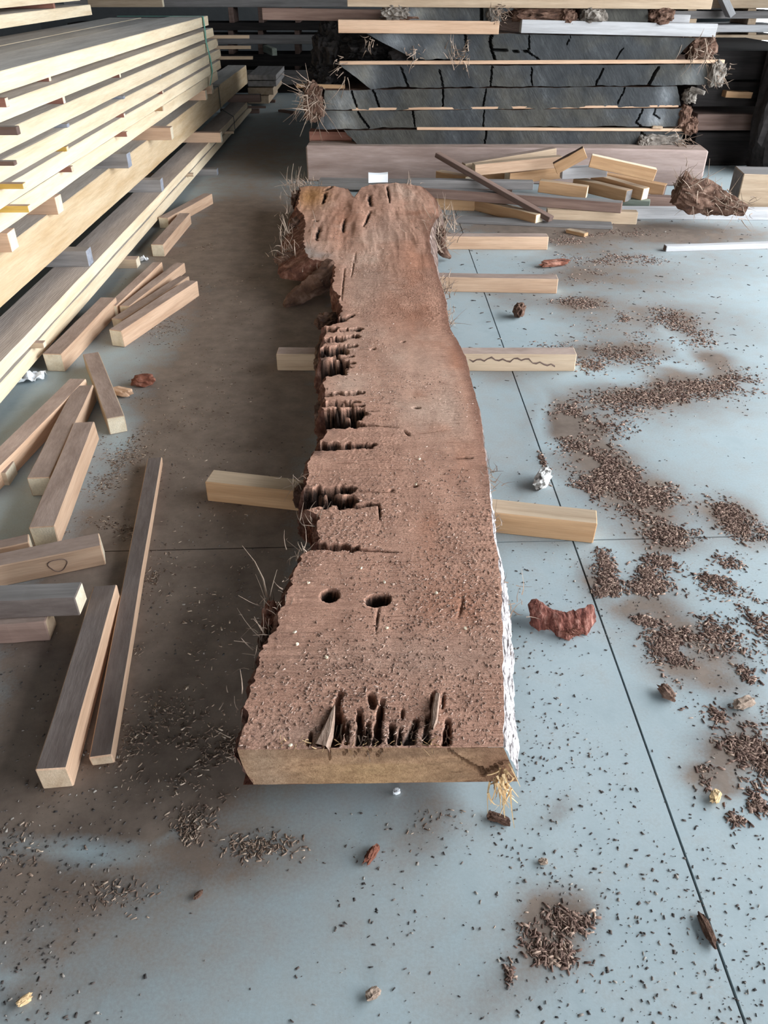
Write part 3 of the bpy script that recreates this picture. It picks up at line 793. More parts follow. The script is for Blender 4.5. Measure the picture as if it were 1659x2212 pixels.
blade('split_flap', [at(945, 1500, ZT + .006), at(940, 1530, ZT + .008), at(938, 1556, ZT + .008), at(934, 1575, ZT + .002)], [.007, .008, .007, .003], M['sliver'], slab, SO)
# root stub running down to the floor on the left
def branch(name, pts, rad, mat, parent=None, loc=(0, 0, 0), seg=10, rough=0.3, seed=3, sub=6):
    pts = np.asarray(pts, float)
    s = np.linspace(0, len(pts) - 1, (len(pts) - 1) * sub + 1)
    c = np.stack([np.interp(s, range(len(pts)), pts[:, k]) for k in range(3)], 1)
    r = np.interp(s, range(len(pts)), rad)
    P = []
    for i in range(len(s)):
        d = c[min(i + 1, len(s) - 1)] - c[max(i - 1, 0)]
        d /= np.linalg.norm(d) + 1e-9
        a = np.cross(d, [0, 0, 1]); a /= np.linalg.norm(a) + 1e-9
        b = np.cross(d, a)
        an = np.linspace(0, 2 * math.pi, seg + 1)
        rr = r[i] * (1 + rough * (.6 * fbm(np.cos(an) * 3.5 + 5, np.sin(an) * 3.5 + 5, s[i] * .8, seed, 4) + .5 * fbm(np.cos(an) * 9, np.sin(an) * 9, s[i] * 1.6, seed + 4, 2)))
        P.append(c[i] + a * (np.cos(an) * rr)[:, None] + b * (np.sin(an) * rr)[:, None])
    P = np.array(P)
    P = np.concatenate([np.repeat(c[:1][None], seg + 1, 1).reshape(1, seg + 1, 3), P, np.repeat(c[-1:][None], seg + 1, 1).reshape(1, seg + 1, 3)], 0)
    return grid_mesh(name, P, mat, parent, loc, smooth=False)
branch('root_stub', [at(722, 585, .15), at(690, 610, .11), at(660, 630, .06), at(630, 648, .03), at(614, 660, .012)], [.07, .06, .05, .04, .012], M['bark'], slab, SO, seed=5, rough=.6)
branch('root_stub', [at(946, 520, .12), at(958, 545, .06), at(972, 556, .02)], [.05, .03, .012], M['bark'], slab, SO, seed=6, rough=.6)

# chips lying on the slab
def chip_mesh(name, L, W, H, mat, seed):
    r = np.random.default_rng(seed)
    n = 6
    an = np.linspace(0, 2 * math.pi, n, endpoint=False) + r.uniform(-.3, .3, n)
    rx, ry = L / 2 * r.uniform(.7, 1.1, n), W / 2 * r.uniform(.7, 1.1, n)
    lo_ = np.stack([np.cos(an) * rx, np.sin(an) * ry, 0 * an], 1)
    hi_ = np.stack([np.cos(an) * rx * .8, np.sin(an) * ry * .75, H * r.uniform(.6, 1.2, n)], 1)
    V = np.concatenate([lo_, hi_])
    Fc = [tuple(range(n))[::-1], tuple(range(n, 2 * n))] + [(k, (k + 1) % n, n + (k + 1) % n, n + k) for k in range(n)]
    me = bpy.data.meshes.new(name)
    me.from_pydata([tuple(v) for v in V], [], Fc)
    me.materials.append(mat)
    return me
chips = [chip_mesh('pale_chip', .011, .007, .005, M['cream'], s) for s in range(3)]
for i, (px, py, lab) in enumerate([(830, 1258, 'white chip just beyond the larger round hole'), (780, 1228, 'pale chip beyond the gap between the two round holes'), (642, 1393, 'upright pale chip near the left edge below the smaller hole'),
                                   (637, 1366, 'pale speck close to the left edge\'s broken bark'), (706, 1421, 'pinkish chip midway between small hole and front splits'), (898, 1047, 'pale chip lying in a small dark pit mid slab'),
                                   (906, 992, 'pale chip level with the long dark slot, mid slab'), (943, 1282, 'pale chip between the larger hole and reddish stain'), (836, 1357, 'pale chip just in front of the larger round hole'),
                                   (1005, 1358, 'pale chip near the right bark edge by a reddish knot'), (666, 1260, 'pale chip left of the smaller hole near the edge'), (628, 1610, 'white chip on the sawn front rim at left')]):
    o = bpy.data.objects.new('pale_chip', chips[i % 3])
    C.objects.link(o)
    o.location = tuple(at(px, py, ZT + .001))
    o.rotation_euler = (0, 0, random.uniform(0, 6))
    tag(o, lab, 'wood chip', 'pale chips on the slab')
# the paper at the slab's far end: folded white label
pa, pb = at(796, 395, ZT + .004), at(838, 394, ZT + .004)
pv = []
for q_ in np.linspace(0, 1, 9):
    p = pa + (pb - pa) * q_
    sag_ = .006 * math.sin(q_ * 3.1)
    for (dy, dz) in ((0, 0.0), (.003, .03), (.004, .058 - sag_), (.03, .066 - sag_)):
        pv.append(p + [0, dy + sag_, dz])
paper = grid_mesh('paper_label', np.array(pv).reshape(9, 4, 3), M['paper'], None, tuple(pa), smooth=False)
sm = paper.modifiers.new('thickness', 'SOLIDIFY'); sm.thickness = 0.0015
tag(paper, 'white folded paper label standing at the slab\'s far end', 'paper')

# ------------------------------------------------------------------ bearers under the slab
def bearer(p1, p2, w, h, mats, label, **k):
    return stick('bearer', p1, p2, w, h, 0.0, 0.0, mats, label, 'timber', 'bearers under the slab', **k)
bearer((700, 506), (1183, 508), .085, .083, ['peach', 'dusty', 'cream'], 'peach softwood bearer under the slab, farthest of the four')
bearer((705, 590), (1204, 598), .085, .083, ['peach', 'dusty', 'cream'], 'knotty peach bearer sticking out right of slab, second farthest')
b3o = bearer((599, 757), (1243, 758), .080, .083, ['tan', 'dusty', 'cream'], 'yellowish bearer under the slab middle with dark wavy stain line')
bearer((451, 1028), (1289, 1116), .080, .079, ['orange', 'tan', 'tan'], 'nearest bearer, slanting under the slab, orange side and split top')

def stain_line(parent, pts, w):
    # dark wavy sap line lying on the bearer's near face
    inv = parent.matrix_world.inverted()
    P = []
    for i, (px, py, k) in enumerate(pts):
        p = atY(px, py, parent.location.y - .0415)
        c_ = inv @ Vector(p)
        sg = -1.0 if (parent.matrix_world.to_3x3() @ Vector((0, 1, 0))).y > 0 else 1.0
        P.append([(c_.x, sg * .0408, c_.z + w * k), (c_.x, sg * .0425, c_.z), (c_.x, sg * .0408, c_.z - w * k)])
    return grid_mesh('stain_line', np.array(P), M['brown'], parent, (0, 0, 0), smooth=False)
stain_line(b3o, [(1014 + 8 * i, 776 + 3.2 * math.sin(i * 1.9) + 2.2 * math.sin(i * .8) + (0 if i < 16 else (i - 16) * 2.2), .5 + .5 * abs(math.sin(i * 1.3))) for i in range(24)], .0045)

# ------------------------------------------------------------------ left timber stack
def xboard(name, xr, width, y0, y1, z0, z1, mats, label, cat='board', group='boards of the left stack', wav=0.004, ends=True):
    """long board along Y with a slightly wavy right edge; local X runs along the board"""
    L = y1 - y0
    n = 60
    xs = np.linspace(-L / 2, L / 2, n)
    sd = random.randint(0, 9999)
    prof = [(0, 0), (0, 1)]
    P = []
    eR = wav * fbm(xs * 2.2, 0 * xs, 0, sd, 3)
    eR2 = wav * fbm(xs * 2.2, 0 * xs + 3, 0, sd, 3)
    V, Fc, mi = [], [], []
    W_ = width
    for i, x in enumerate(xs):
        V += [(x, W_ / 2, 0), (x, W_ / 2, z1 - z0), (x, -W_ / 2 - eR2[i] + .004, z1 - z0), (x, -W_ / 2 - eR2[i], z1 - z0 - .004), (x, -W_ / 2 - eR[i], 0)]
    m = 5
    for i in range(n - 1):
        for k in range(m):
            a, b = i * m + k, i * m + (k + 1) % m
            Fc.append((a, a + m, b + m, b))
            mi.append(1 if k == 1 else 0)
    Fc.append(tuple(range(m))); mi.append(2 if len(mats) > 2 else 0)
    Fc.append(tuple(range((n - 1) * m, n * m))[::-1]); mi.append(2 if len(mats) > 2 else 0)
    me = bpy.data.meshes.new(name)
    me.from_pydata(V, [], [f[::-1] for f in Fc])
    for k in mats: me.materials.append(M[k])
    me.polygons.foreach_set('material_index', np.array(mi, dtype=np.int32))
    me.update()
    bm = bmesh.new(); bm.from_mesh(me); bmesh.ops.recalc_face_normals(bm, faces=bm.faces); bm.to_mesh(me); bm.free()
    o = bpy.data.objects.new(name, me)
    C.objects.link(o)
    o.location = (xr - W_ / 2, (y0 + y1) / 2, z0)
    o.rotation_euler = (0, 0, math.pi / 2)
    # after turning by 90 degrees local -Y faces +X
    return tag(o, label, cat, group)
PM = ['pine', 'pine_top', 'tan']
YN = 1.9
b6 = xboard('pine_board', -1.62, .55, YN, 9.3, .572, .650, PM, 'lowest of the six thin stacked pine boards, just above the beam')
b5 = xboard('pine_board', -1.575, .60, YN, 9.3, .678, .749, PM, 'pine board second from bottom of the thin boards in left stack')
b4 = xboard('pine_board', -1.575, .60, YN, 9.38, .771, .843, PM, 'third pine board from bottom of the thin boards in left stack')
b3 = xboard('pine_board', -1.60, .60, YN, 9.43, .861, .937, PM, 'third pine board down from the wide grey top of left stack')
b2 = xboard('pine_board', -1.60, .60, YN, 9.22, .970, 1.038, PM, 'pine board right beneath the top layer of left stack')
xboard('pine_board', -1.60, .34, YN, 9.0, 1.073, 1.150, PM, 'top-layer pine board forming the bright upper edge of left stack')
xboard('pine_board', -1.945, .20, YN, 8.6, 1.073, 1.149, PM, 'grey-faced board in top layer, second from the bright edge')
xboard('pine_board', -2.15, .30, YN, 8.6, 1.073, 1.151, PM, 'grey-faced board in top layer half under the upper pack')
xboard('pine_board', -2.12, .45, YN + .6, 7.0, 1.235, 1.300, PM, 'lower board of the small pack on top of left stack')
xboard('pine_board', -2.13, .45, YN + .6, 6.8, 1.330, 1.40, PM, 'upper board of the small pack, cut off by the picture top')
beam = xboard('pine_beam', -1.65, .24, YN, 9.6, .283, .489, ['beam', 'pine_top', 'tan'], 'deep bright pine beam beneath the thin boards of left stack', 'beam')
beam_far = xboard('pine_beam', -1.66, .24, 9.63, 11.8, .283, .489, ['beam', 'pine_top', 'tan'], 'shaded far beam end to end with the bright one', 'beam')
xboard('plank', -1.52, .20, 1.7, 10.6, .143, .199, ['pine', 'plank_top', 'tan'], 'upper of the two bottom planks, grey top with growth rings', 'plank', wav=.006)
xboard('plank', -1.53, .24, 1.7, 11.0, .054, .118, ['pine', 'pine_top', 'tan'], 'lowest plank of left stack, resting on floor bearers', 'plank', wav=.006)
ORD = ['nearest', 'second nearest', 'third nearest', 'fourth nearest', 'fifth nearest', 'sixth nearest']
def stickers(gapname, z0, h, spots, w=.034, length=.5, cat='sticker', name='sticker', group=None, dz=0.0):
    spots = sorted(spots, key=lambda s: at(s[0], s[1], z0)[1])
    for i, (px, py, m) in enumerate(spots):
        p = at(px, py, z0)
        p[1] = min(p[1], 8.85 if z0 > .45 else 99)
        mats = {'red': ['red', 'dusty', 'cream'], 'yellow': ['yellow', 'dusty', 'cream'], 'blue': ['blue_grey', 'grey', 'blue_grey'], 'orange': ['orange', 'dusty', 'cream'], 'peach': ['peach', 'dusty', 'cream'], 'grey': ['grey', 'grey', 'blue_grey'], 'brown': ['brown', 'grey', 'brown'], 'tan': ['tan', 'dusty', 'cream']}[m]
        me = box_mesh(name, length, w, h, [M[k] for k in mats], top=True, ends=True, bev=.0015, jit=.0008)
        o = place(name, me, (p[0] - length, p[1] + w / 2, z0 + dz), (p[0], p[1] + w / 2 + random.uniform(-.01, .01), z0 + dz))
        word = {'blue': 'blue-grey'}.get(m, m)
        tag(o, f'{word} {cat} {gapname}, {ORD[i]} of its row', cat, group or 'stickers in the left stack')
stickers('under the top layer of left stack', 1.038, .034, [(108, 176, 'red'), (14.5, 232, 'red'), (243, 123, 'orange'), (311, 84, 'red'), (381, 58.6, 'yellow'), (428, 39, 'red')])
stickers('in the second gap down of left stack', .937, .032, [(137, 225, 'red'), (39, 292, 'brown'), (259, 168, 'red'), (331, 124, 'red'), (388, 95, 'brown'), (452, 71.7, 'brown')])
stickers('in the third gap down of left stack', .843, .017, [(146, 276, 'blue'), (32, 358, 'brown'), (268, 214, 'blue'), (346, 165, 'blue'), (392, 129, 'blue'), (454, 99.6, 'yellow')])
stickers('in the fourth gap down of left stack', .749, .021, [(145, 327, 'yellow'), (50.6, 409, 'yellow'), (268, 254, 'red'), (352, 203, 'red'), (399, 165, 'yellow'), (456, 133, 'tan')])
stickers('in the fifth gap down of left stack', .650, .027, [(156, 372, 'red'), (62, 460, 'yellow'), (274, 296, 'red'), (352, 240, 'orange'), (401, 197, 'red')])
stickers('wedged on top of the pine beam', .489, .082, [(128, 463, 'peach'), (25, 546, 'peach'), (371, 303, 'peach'), (278, 364, 'grey'), (445, 217, 'peach'), (486, 182, 'peach')], .085, .6, 'spacer block', 'spacer_block', 'spacer blocks in the left stack')
stickers('on the ringed bottom plank under the beam', .199, .083, [(192, 577, 'grey'), (349, 416, 'grey'), (478, 308, 'peach'), (563, 221, 'brown')], .085, .4, 'spacer block', 'spacer_block', 'spacer blocks in the left stack')
stickers('between the two bottom planks', .118, .024, [(96, 752, 'tan'), (418, 382, 'tan'), (505, 289, 'tan'), (574, 234, 'brown')], .034, .4)
stickers('on the floor under the lowest plank', 0, .053, [(297, 580, 'tan'), (469, 380, 'grey'), (560, 245, 'brown'), (20, 1050, 'tan')], .08, .5, 'floor bearer', 'floor_bearer', 'floor bearers under left stack')
# short crosswise stickers at the stack's far side
for k, (z, lab) in enumerate([(.937, 'upper'), (.843, 'middle'), (.749, 'lower')]):
    pp = atY([500, 499, 497][k], [42, 72, 103][k], 9.3)
    me = box_mesh('sticker', .62, .036, .03, [M['tan'], M['dusty']], top=True, bev=.0015)
    o = place('sticker', me, (-1.9, 9.36, z + .001), (-1.24 + .02 * k, 9.36, z + .001))
    tag(o, f'{lab} of three stickers poking out at the stack\'s far corner', 'sticker', 'far corner stickers')
# pack block on the top layer
pblk = at(352, 16, 1.15)
me = box_mesh('spacer_block', .9, .09, .083, [M['tan'], M['dusty'], M['cream']], top=True, ends=True)
tag(place('spacer_block', me, (pblk[0] - .9, pblk[1] + .05, 1.152), (pblk[0], pblk[1] + .05, 1.152)), 'tan spacer block under the small pack, poking out far right', 'spacer block')
me = box_mesh('spacer_block', .55, .09, .083, [M['tan'], M['dusty'], M['cream']], top=True, ends=True)
tag(place('spacer_block', me, (-2.75, 3.1, 1.152), (-2.2, 3.1, 1.152)), 'spacer block under the near part of the small top pack', 'spacer block')
for (yy_, s_) in ((3.2, 'near'), (6.2, 'far')):
    me = box_mesh('sticker', .5, .034, .028, [M['red'], M['dusty']], top=True, bev=.0015)
    tag(place('sticker', me, (-2.62, yy_, 1.301), (-2.12, yy_, 1.301)), f'red sticker at the {s_} end between the small pack\'s boards', 'sticker')
def strap(name, pts, w, mat, label, depth_dir=(0, 1, 0)):
    P = []
    for p in pts:
        p = np.asarray(p, float)
        P.append([p - np.asarray(depth_dir) * w / 2, p + np.asarray(depth_dir) * w / 2])
    o = grid_mesh(name, np.array(P), mat, None, tuple(pts[-1]), smooth=False)
    s = o.modifiers.new('thickness', 'SOLIDIFY'); s.thickness = .002
    return tag(o, label, 'strap')
ys_ = 8.7
strap('packing_strap', [(-2.4, ys_, 1.158), (-1.593, ys_, 1.158), (-1.588, ys_, 1.06), (-1.590, ys_, .95), (-1.566, ys_, .80), (-1.562, ys_, .70), (-1.60, ys_, .58)], .05, M['strap'], 'green plastic packing strap around the far end of left stack')
strap('packing_strap', [(-1.8, 9.4, .495), (-1.642, 9.4, .495), (-1.640, 9.4, .28), (-1.512, 9.4, .205), (-1.508, 9.4, .05)], .03, M['strap_dark'], 'dark thin strap around the beam and bottom planks')

# ------------------------------------------------------------------ loose sticks on the left
SG = 'loose sticks beside the left stack'
def lst(p1, p2, w, h, z1, z2, mats, label, **k):
    return stick('timber_offcut', p1, p2, w, h, z1, z2, mats, label, 'timber', SG, **k)
pd = ['peach', 'dusty', 'cream']
lst((449, 418), (352, 470), .075, .075, 0, 0, pd, 'farthest loose offcut poking out from under the left stack')
lst((399, 460), (339, 528), .08, .078, 0, 0, pd, 'short offcut lying square on floor near dark stained patch')
lst((340, 566), (240, 660), .06, .06, .0, .0, pd, 'offcut wedged against the stack in the fanned group of five')
lst((389, 567), (268, 661), .06, .06, 0, 0, pd, 'second offcut in the fanned group, between two others')
lst((399, 596), (252, 689), .06, .06, 0, 0, pd, 'third offcut of the fan, tight behind the brightest one')
lst((414, 606), (248, 713), .072, .085, 0, 0, pd, 'brightly lit offcut in front of the fanned group')
lst((234, 642), (112, 765), .085, .085, 0, 0, pd, 'thick rounded offcut lying along the foot of the stack')
lst((196, 762), (249, 902), .07, .07, 0, 0, ['tan', 'dusty', 'cream'], 'flat dusty stick pointing towards the viewer beside crumpled paper')
lst((168, 818), (-50, 1035), .075, .075, 0, 0, pd, 'long offcut running off the picture\'s left edge, notched far end')
lst((181, 832), (82, 1032), .078, .075, 0, 0, pd, 'middle of three parallel diagonal offcuts at left')
lst((182, 911), (89, 1138), .078, .08, 0, 0, pd, 'offcut with knot in its end and bright right side')
lst((334, 988), (217, 1634), .052, .030, 0, 0, ['peach', 'dusty_dark', 'tan'], 'longest thin dark stick lying towards the viewer at left')
lst((227, 1264), (110, 1661), .066, .07, 0, 0, ['peach', 'dusty_dark', 'tan'], 'thick dark-topped offcut nearest the viewer with pale end')
o = lst((216, 1165), (-70, 1222), .07, .075, 0, 0, ['peach', 'dusty', 'cream'], 'offcut with a ring-shaped knot on its side at left edge')
lst((62, 1162), (-70, 1190), .05, .06, 0, 0, pd, 'stub behind the ring-knot offcut at the left edge')
lst((170, 1274), (-60, 1284), .07, .062, .072, .072, ['dusty_dark', 'grey', 'cream'], 'grey weathered offcut with cream end lying on another')
lst((103, 1326), (-60, 1336), .065, .07, 0, 0, ['umber', 'dusty', 'tan'], 'reddish offcut beneath the grey cream-ended one')
# knot rings on offcuts: raised dark rings on the wood
def ring(parent, local, axis_r, name='knot_ring'):
    n = 26
    P = []
    for i in range(n + 1):
        a = 2 * math.pi * i / n
        k = 1 + .12 * math.sin(3 * a)
        c = np.array([local[0] + axis_r[0] * math.cos(a) * k, local[1], local[2] + axis_r[1] * math.sin(a) * k])
        d = np.array([math.cos(a), 0, math.sin(a)])
        P.append([c - d * .0016, c + np.array([0, -.0012, 0]) * np.sign(-local[1]) , c + d * .0016])
    r = grid_mesh(name, np.array(P), M['brown'], parent, (0, 0, 0), smooth=False)
    return r
for s_ in (-1, 1):
    pass
ring(o, (-.055, o.data.vertices and (max(v.co.y for v in o.data.vertices) if (o.matrix_world.to_3x3() @ Vector((0, 1, 0))).y < 0 else min(v.co.y for v in o.data.vertices)), .038), (.026, .022))

# ------------------------------------------------------------------ pile of sticks before the back stack
PG = 'offcuts heaped before the back stack'
def pl(p1, p2, w, h, z1, z2, mats, label, **k):
    return stick('timber_offcut', p1, p2, w, h, z1, z2, mats, label, 'timber', PG, **k)
og = ['orange', 'tan', 'cream']
pl((966, 470), (1322, 484), .13, .022, 0, 0, ['grey', 'grey'], 'long thin grey plank flat on floor in front of heap')
pl((1227, 494), (1267, 503), .05, .025, 0, 0, ['orange', 'tan'], 'short flat orange stick poking out under the grey plank')
pl((900, 424), (1026, 428), .08, .085, 0, 0, og, 'orange offcut right of the slab\'s far corner, pale end')
pl((1028, 428), (1166, 462), .08, .080, 0, 0, og, 'orange offcut slanting forward beneath the long dark stick')
pl((1182, 451), (1377, 456), .08, .085, 0, 0, ['tan', 'tan', 'cream'], 'tan offcut lying flat in front of the heap, middle')
pl((1335, 448), (1790, 452), .10, .07, 0, 0, ['white', 'white'], 'long whitish plank running off the right picture edge')
pl((921, 403), (1345, 436), .085, .07, .087, .087, ['umber', 'grey', 'umber'], 'long dark purplish-brown plank lying across the heap')
pl((880, 386), (1152, 390), .075, .06, .15, .15, ['grey', 'grey', 'cream'], 'grey stick with pale tip crossing over the dark stick')
pl((690, 386), (905, 390), .12, .07, .02, .02, ['grey', 'grey'], 'grey plank lying behind the slab\'s far end')
pl((944, 328), (1190, 468), .06, .035, .33, .03, ['brown', 'umber'], 'dark slender stick leaning diagonally across the heap')
pl((948, 368), (1012, 380), .08, .07, .10, .10, og, 'short orange block behind the dark leaning stick at left')
pl((1030, 370), (1096, 372), .08, .085, .09, .09, og, 'orange block with pale end under the long peach one')
A_, B_ = at(1030, 370, .175) * [1, 1, 0], at(1096, 372, .175) * [1, 1, 0]
me = box_mesh('timber_offcut', float(np.linalg.norm(B_ - A_)) + .1, .08, .088, [M['umber']])
tag(place('timber_offcut', me, A_, B_), 'dull offcut on floor carrying the orange block with pale end', 'timber', PG)
pl((1096, 372), (1207, 360), .08, .085, .12, .12, og, 'orange offcut just under the long peach one')
pl((1024, 354), (1213, 336), .08, .08, .20, .24, ['peach', 'tan', 'cream'], 'long bright peach offcut atop the heap\'s left half')
pl((1003, 352), (1200, 318), .08, .07, .20, .28, ['tan', 'dusty', 'tan'], 'dull tan offcut behind the bright peach one')
pl((1166, 388), (1270, 402), .08, .085, .10, .08, og, 'orange block pointing right in the heap\'s middle')
pl((1244, 383), (1360, 410), .085, .085, .08, .06, ['orange', 'tan', 'grey'], 'orange offcut with grey end, middle of three parallel ones')
pl((1283, 374), (1396, 406), .08, .085, .10, .07, og, 'orange offcut, upper of the parallel ones, pale end')
pl((1301, 372), (1438, 398), .08, .085, .09, .05, ['orange', 'orange', 'brown'], 'dark orange offcut behind the parallel ones near the log')
pl((1214, 362), (1312, 356), .085, .08, .17, .19, ['white', 'white', 'white'], 'whitewashed offcut inside the heap')
pl((1275, 333), (1415, 364), .08, .085, .28, .20, ['orange', 'cream', 'tan'], 'large offcut with pale top at upper right of heap')
pl((1206, 350), (1272, 314), .075, .08, .24, .36, ['orange', 'brown', 'cream'], 'orange offcut tipped up at the heap\'s peak')
pl((1197, 312), (1262, 326), .08, .07, .145, .145, og, 'offcut behind the heap\'s peak with pale top')
pl((1338, 428), (1405, 432), .08, .07, .0, .0, ['green_grey', 'green_grey'], 'greenish grey block behind the dark plank')
pl((1395, 422), (1580, 430), .09, .07, .0, .0, ['umber', 'brown'], 'dark brown plank beneath the bark log')
pl((1437, 530), (1760, 521), .05, .035, 0, 0, ['white', 'white', 'brown'], 'thin whitish batten alone on the floor at right')
# big post end at the right
A_, B_ = at(1597, 367, .27) - [0, 0, .27], at(1760, 372, .27) - [0, 0, .27]
me = box_mesh('timber_post', float(np.linalg.norm(B_ - A_)), .30, .27, [M['tan'], M['grey'], M['grey']], top=True, ends=True, bev=.006)
tag(place('timber_post', me, A_, B_), 'thick squared timber block at the right picture edge', 'timber')
# broken bark log on the white plank
la, lb_, lc = at(1462, 412, .24), at(1540, 432, .18), at(1612, 455, .13)
LO = (float(lb_[0]), float(lb_[1]), 0.07)
log = empty('bark_log', LO)
tag(log, 'broken fibrous bark log lying on the whitish plank at right', 'log')
branch('log_body', [la, (la + lb_) / 2, lb_, (lb_ + lc) / 2, lc], [.09, .10, .085, .06, .035], M['bark'], log, LO, seg=40, rough=.8, seed=9, sub=12)
lf = []
for s in np.linspace(0, 1, 90):
    p = la * (1 - s) + lc * s
    lf.append((p + RNG.normal(0, .04, 3) + [0, -.03, .02], RNG.normal(0, 1, 3) + [.4, -.5, -.1], RNG.uniform(.04, .14), .004))
for _ in range(40):
    lf.append((la + RNG.normal(0, .04, 3) + [.05, 0, .04], RNG.normal(0, .6, 3) + [0, -.2, .9], RNG.uniform(.05, .12), .004))
spikes('loose_fibres', lf, M['fibre'], log, LO)

# ------------------------------------------------------------------ back stack of weathered slabs
def end_material():
    m, t, b = nt('blackened_weathered_end_grain', 0.8)
    geo = N(t, 'ShaderNodeNewGeometry')
    v = geo.outputs['Position']
    mp = N(t, 'ShaderNodeMapping'); mp.inputs['Rotation'].default_value = (0, .6, 0)
    t.links.new(v, mp.inputs[0])
    n1 = noise(t, mp.outputs[0], 1.0, 6, 0.75, (8, 5, 3.6))
    n2 = noise(t, v, 2.3, 4, 0.6)
    n3 = noise(t, mp.outputs[0], 1.0, 4, 0.7, (60, 20, 12))
    c1 = ramp(t, n1, [(0.25, (0.022, 0.024, 0.027)), (0.55, (0.046, 0.049, 0.053)), (0.85, (0.13, 0.135, 0.14))])
    c2 = ramp(t, n1, [(0.3, (0.034, 0.033, 0.030)), (0.7, (0.085, 0.080, 0.070))])
    f = ramp(t, n2, [(0.42, (0, 0, 0)), (0.6, (1, 1, 1))])
    c = mixc(t, f, c1, c2)
    a = N(t, 'ShaderNodeAttribute', attribute_name='tint')
    c = mixc(t, 1.0, c, a.outputs['Color'], 'MULTIPLY')
    c = mixc(t, 0.5, c, ramp(t, n3, [(0.35, (0.72, 0.72, 0.72)), (0.65, (1.15, 1.15, 1.15))]), 'MULTIPLY')
    t.links.new(c, b.inputs['Base Color'])
    bump(t, b, n3, 0.5, 0.01)
    return m
M['slab_end'] = end_material()
YB = 7.25
def back_slab(top, bottom, label, cracks=(), Y=YB, length=4.2, seed=1, pale=()):
    """top, bottom: picture polylines of the slab's end face, left to right"""
    T = np.array([atY(x, y, Y) for x, y in top]); B = np.array([atY(x, y, Y) for x, y in bottom])
    n, r = 460, 16
    s = np.linspace(0, 1, n)
    def along(Pl):
        q = (Pl[:, 0] - Pl[0, 0]) / (Pl[-1, 0] - Pl[0, 0])
        return np.stack([np.interp(s, q, Pl[:, 0]), np.interp(s, q, Pl[:, 2])], 1)
    a, b = along(T), along(B)
    a[:, 1] += .006 * fbm(a[:, 0] * 9, 0 * s, 0, seed); b[:, 1] += .012 * fbm(b[:, 0] * 9, 0 * s, 3, seed)
    q = np.linspace(0, 1, r)[:, None]
    X = a[None, :, 0] * (1 - q) + b[None, :, 0] * q + .01 * fbm(q * 3 + 0 * s, 0 * q + s * 3, 1, seed)
    Z = a[None, :, 1] * (1 - q) + b[None, :, 1] * q
    Yv = Y + .006 * fbm(X * 8, Z * 8, 0, seed + 2)
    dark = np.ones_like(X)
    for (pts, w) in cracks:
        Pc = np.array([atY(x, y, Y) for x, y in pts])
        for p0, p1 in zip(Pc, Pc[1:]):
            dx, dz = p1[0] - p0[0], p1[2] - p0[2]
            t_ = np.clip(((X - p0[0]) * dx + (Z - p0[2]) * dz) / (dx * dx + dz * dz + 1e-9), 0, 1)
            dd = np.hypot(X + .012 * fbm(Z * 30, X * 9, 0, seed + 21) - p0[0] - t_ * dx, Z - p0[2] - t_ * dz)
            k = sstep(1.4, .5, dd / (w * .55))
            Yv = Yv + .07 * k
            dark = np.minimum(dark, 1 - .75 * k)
    cen = np.array([X.mean(), Y + length / 2, Z.min()])
    root = empty('weathered_slab', tuple(cen))
    tag(root, label, 'timber slab', 'weathered slabs in the back stack')
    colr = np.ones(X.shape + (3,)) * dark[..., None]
    for (px, py, rr) in pale:
        c = atY(px, py, Y)
        k = np.exp(-((X - c[0]) ** 2 + (Z - c[2]) ** 2) / rr ** 2)[..., None]
        colr = colr * (1 + 2.2 * k)
    grid_mesh('end_face', np.stack([X, Yv, Z], -1), M['slab_end'], root, tuple(cen), smooth=False, colour=colr, flip=True)
    ys = np.linspace(Y, Y + length, 14)
    loop = np.concatenate([np.stack([X[0], Z[0]], 1), np.stack([X[1:, -1], Z[1:, -1]], 1), np.stack([X[-1, ::-1], Z[-1, ::-1]], 1)[1:], np.stack([X[::-1, 0], Z[::-1, 0]], 1)[1:]], 0)
    P = []
    for k, y in enumerate(ys):
        off = .05 * fbm(y * 2.0, seed * 3.3, 0, seed) if k else 0
        sc = np.abs(loop[:, 0] - loop[:, 0].mean()) / (np.ptp(loop[:, 0]) / 2)
        dx = np.sign(loop[:, 0] - loop[:, 0].mean()) * sc ** 6 * (off + .03 * fbm(loop[:, 1] * 20 + k * 3, 0 * loop[:, 1], 0, seed + 5) * (k > 0))
        P.append(np.stack([loop[:, 0] + dx, np.full(len(loop), y) + (Yv.mean() * 0), loop[:, 1]], 1))
    P = np.array(P)
    P[0, :, 1] = Y + .002
    grid_mesh('body', P, M['bark'], root, tuple(cen), smooth=False)
    return root, cen
def bark_on(root, cen, spots):
    for i, (px, py, Y, sx, sy, sz, mat) in enumerate(spots):
        c = atY(px, py, Y)
        lump('bark', c, (sx, sy, sz), M[mat], root, tuple(cen), amp=.45, freq=2.6, sub=4, seed=int(px) + i)
def fibres_on(root, cen, spots, mat='fibre'):
    L = []
    for (px, py, Y, n, sp, ln, d) in spots:
        c = atY(px, py, Y)
        for _ in range(n):
            L.append((c + RNG.normal(0, sp, 3), np.asarray(d) + RNG.normal(0, .5, 3), ln * RNG.uniform(.5, 1.4), .005))
    spikes('loose_fibres', L, M[mat], root, tuple(cen))
r1, c1 = back_slab([(742, 281), (1100, 279), (1478, 283)], [(772, 312), (1000, 322), (1290, 338), (1470, 332)], 'lowest weathered slab, sitting on the big bearer, crumbly bark at right',
                   [([(1050, 282), (1046, 318)], .008), ([(1385, 287), (1400, 300)], .012)], seed=11)
bark_on(r1, c1, [(1428, 313, YB + .0, .18, .07, .075, 'bark_grey'), (1388, 318, YB - .02, .05, .06, .08, 'bark_grey')])
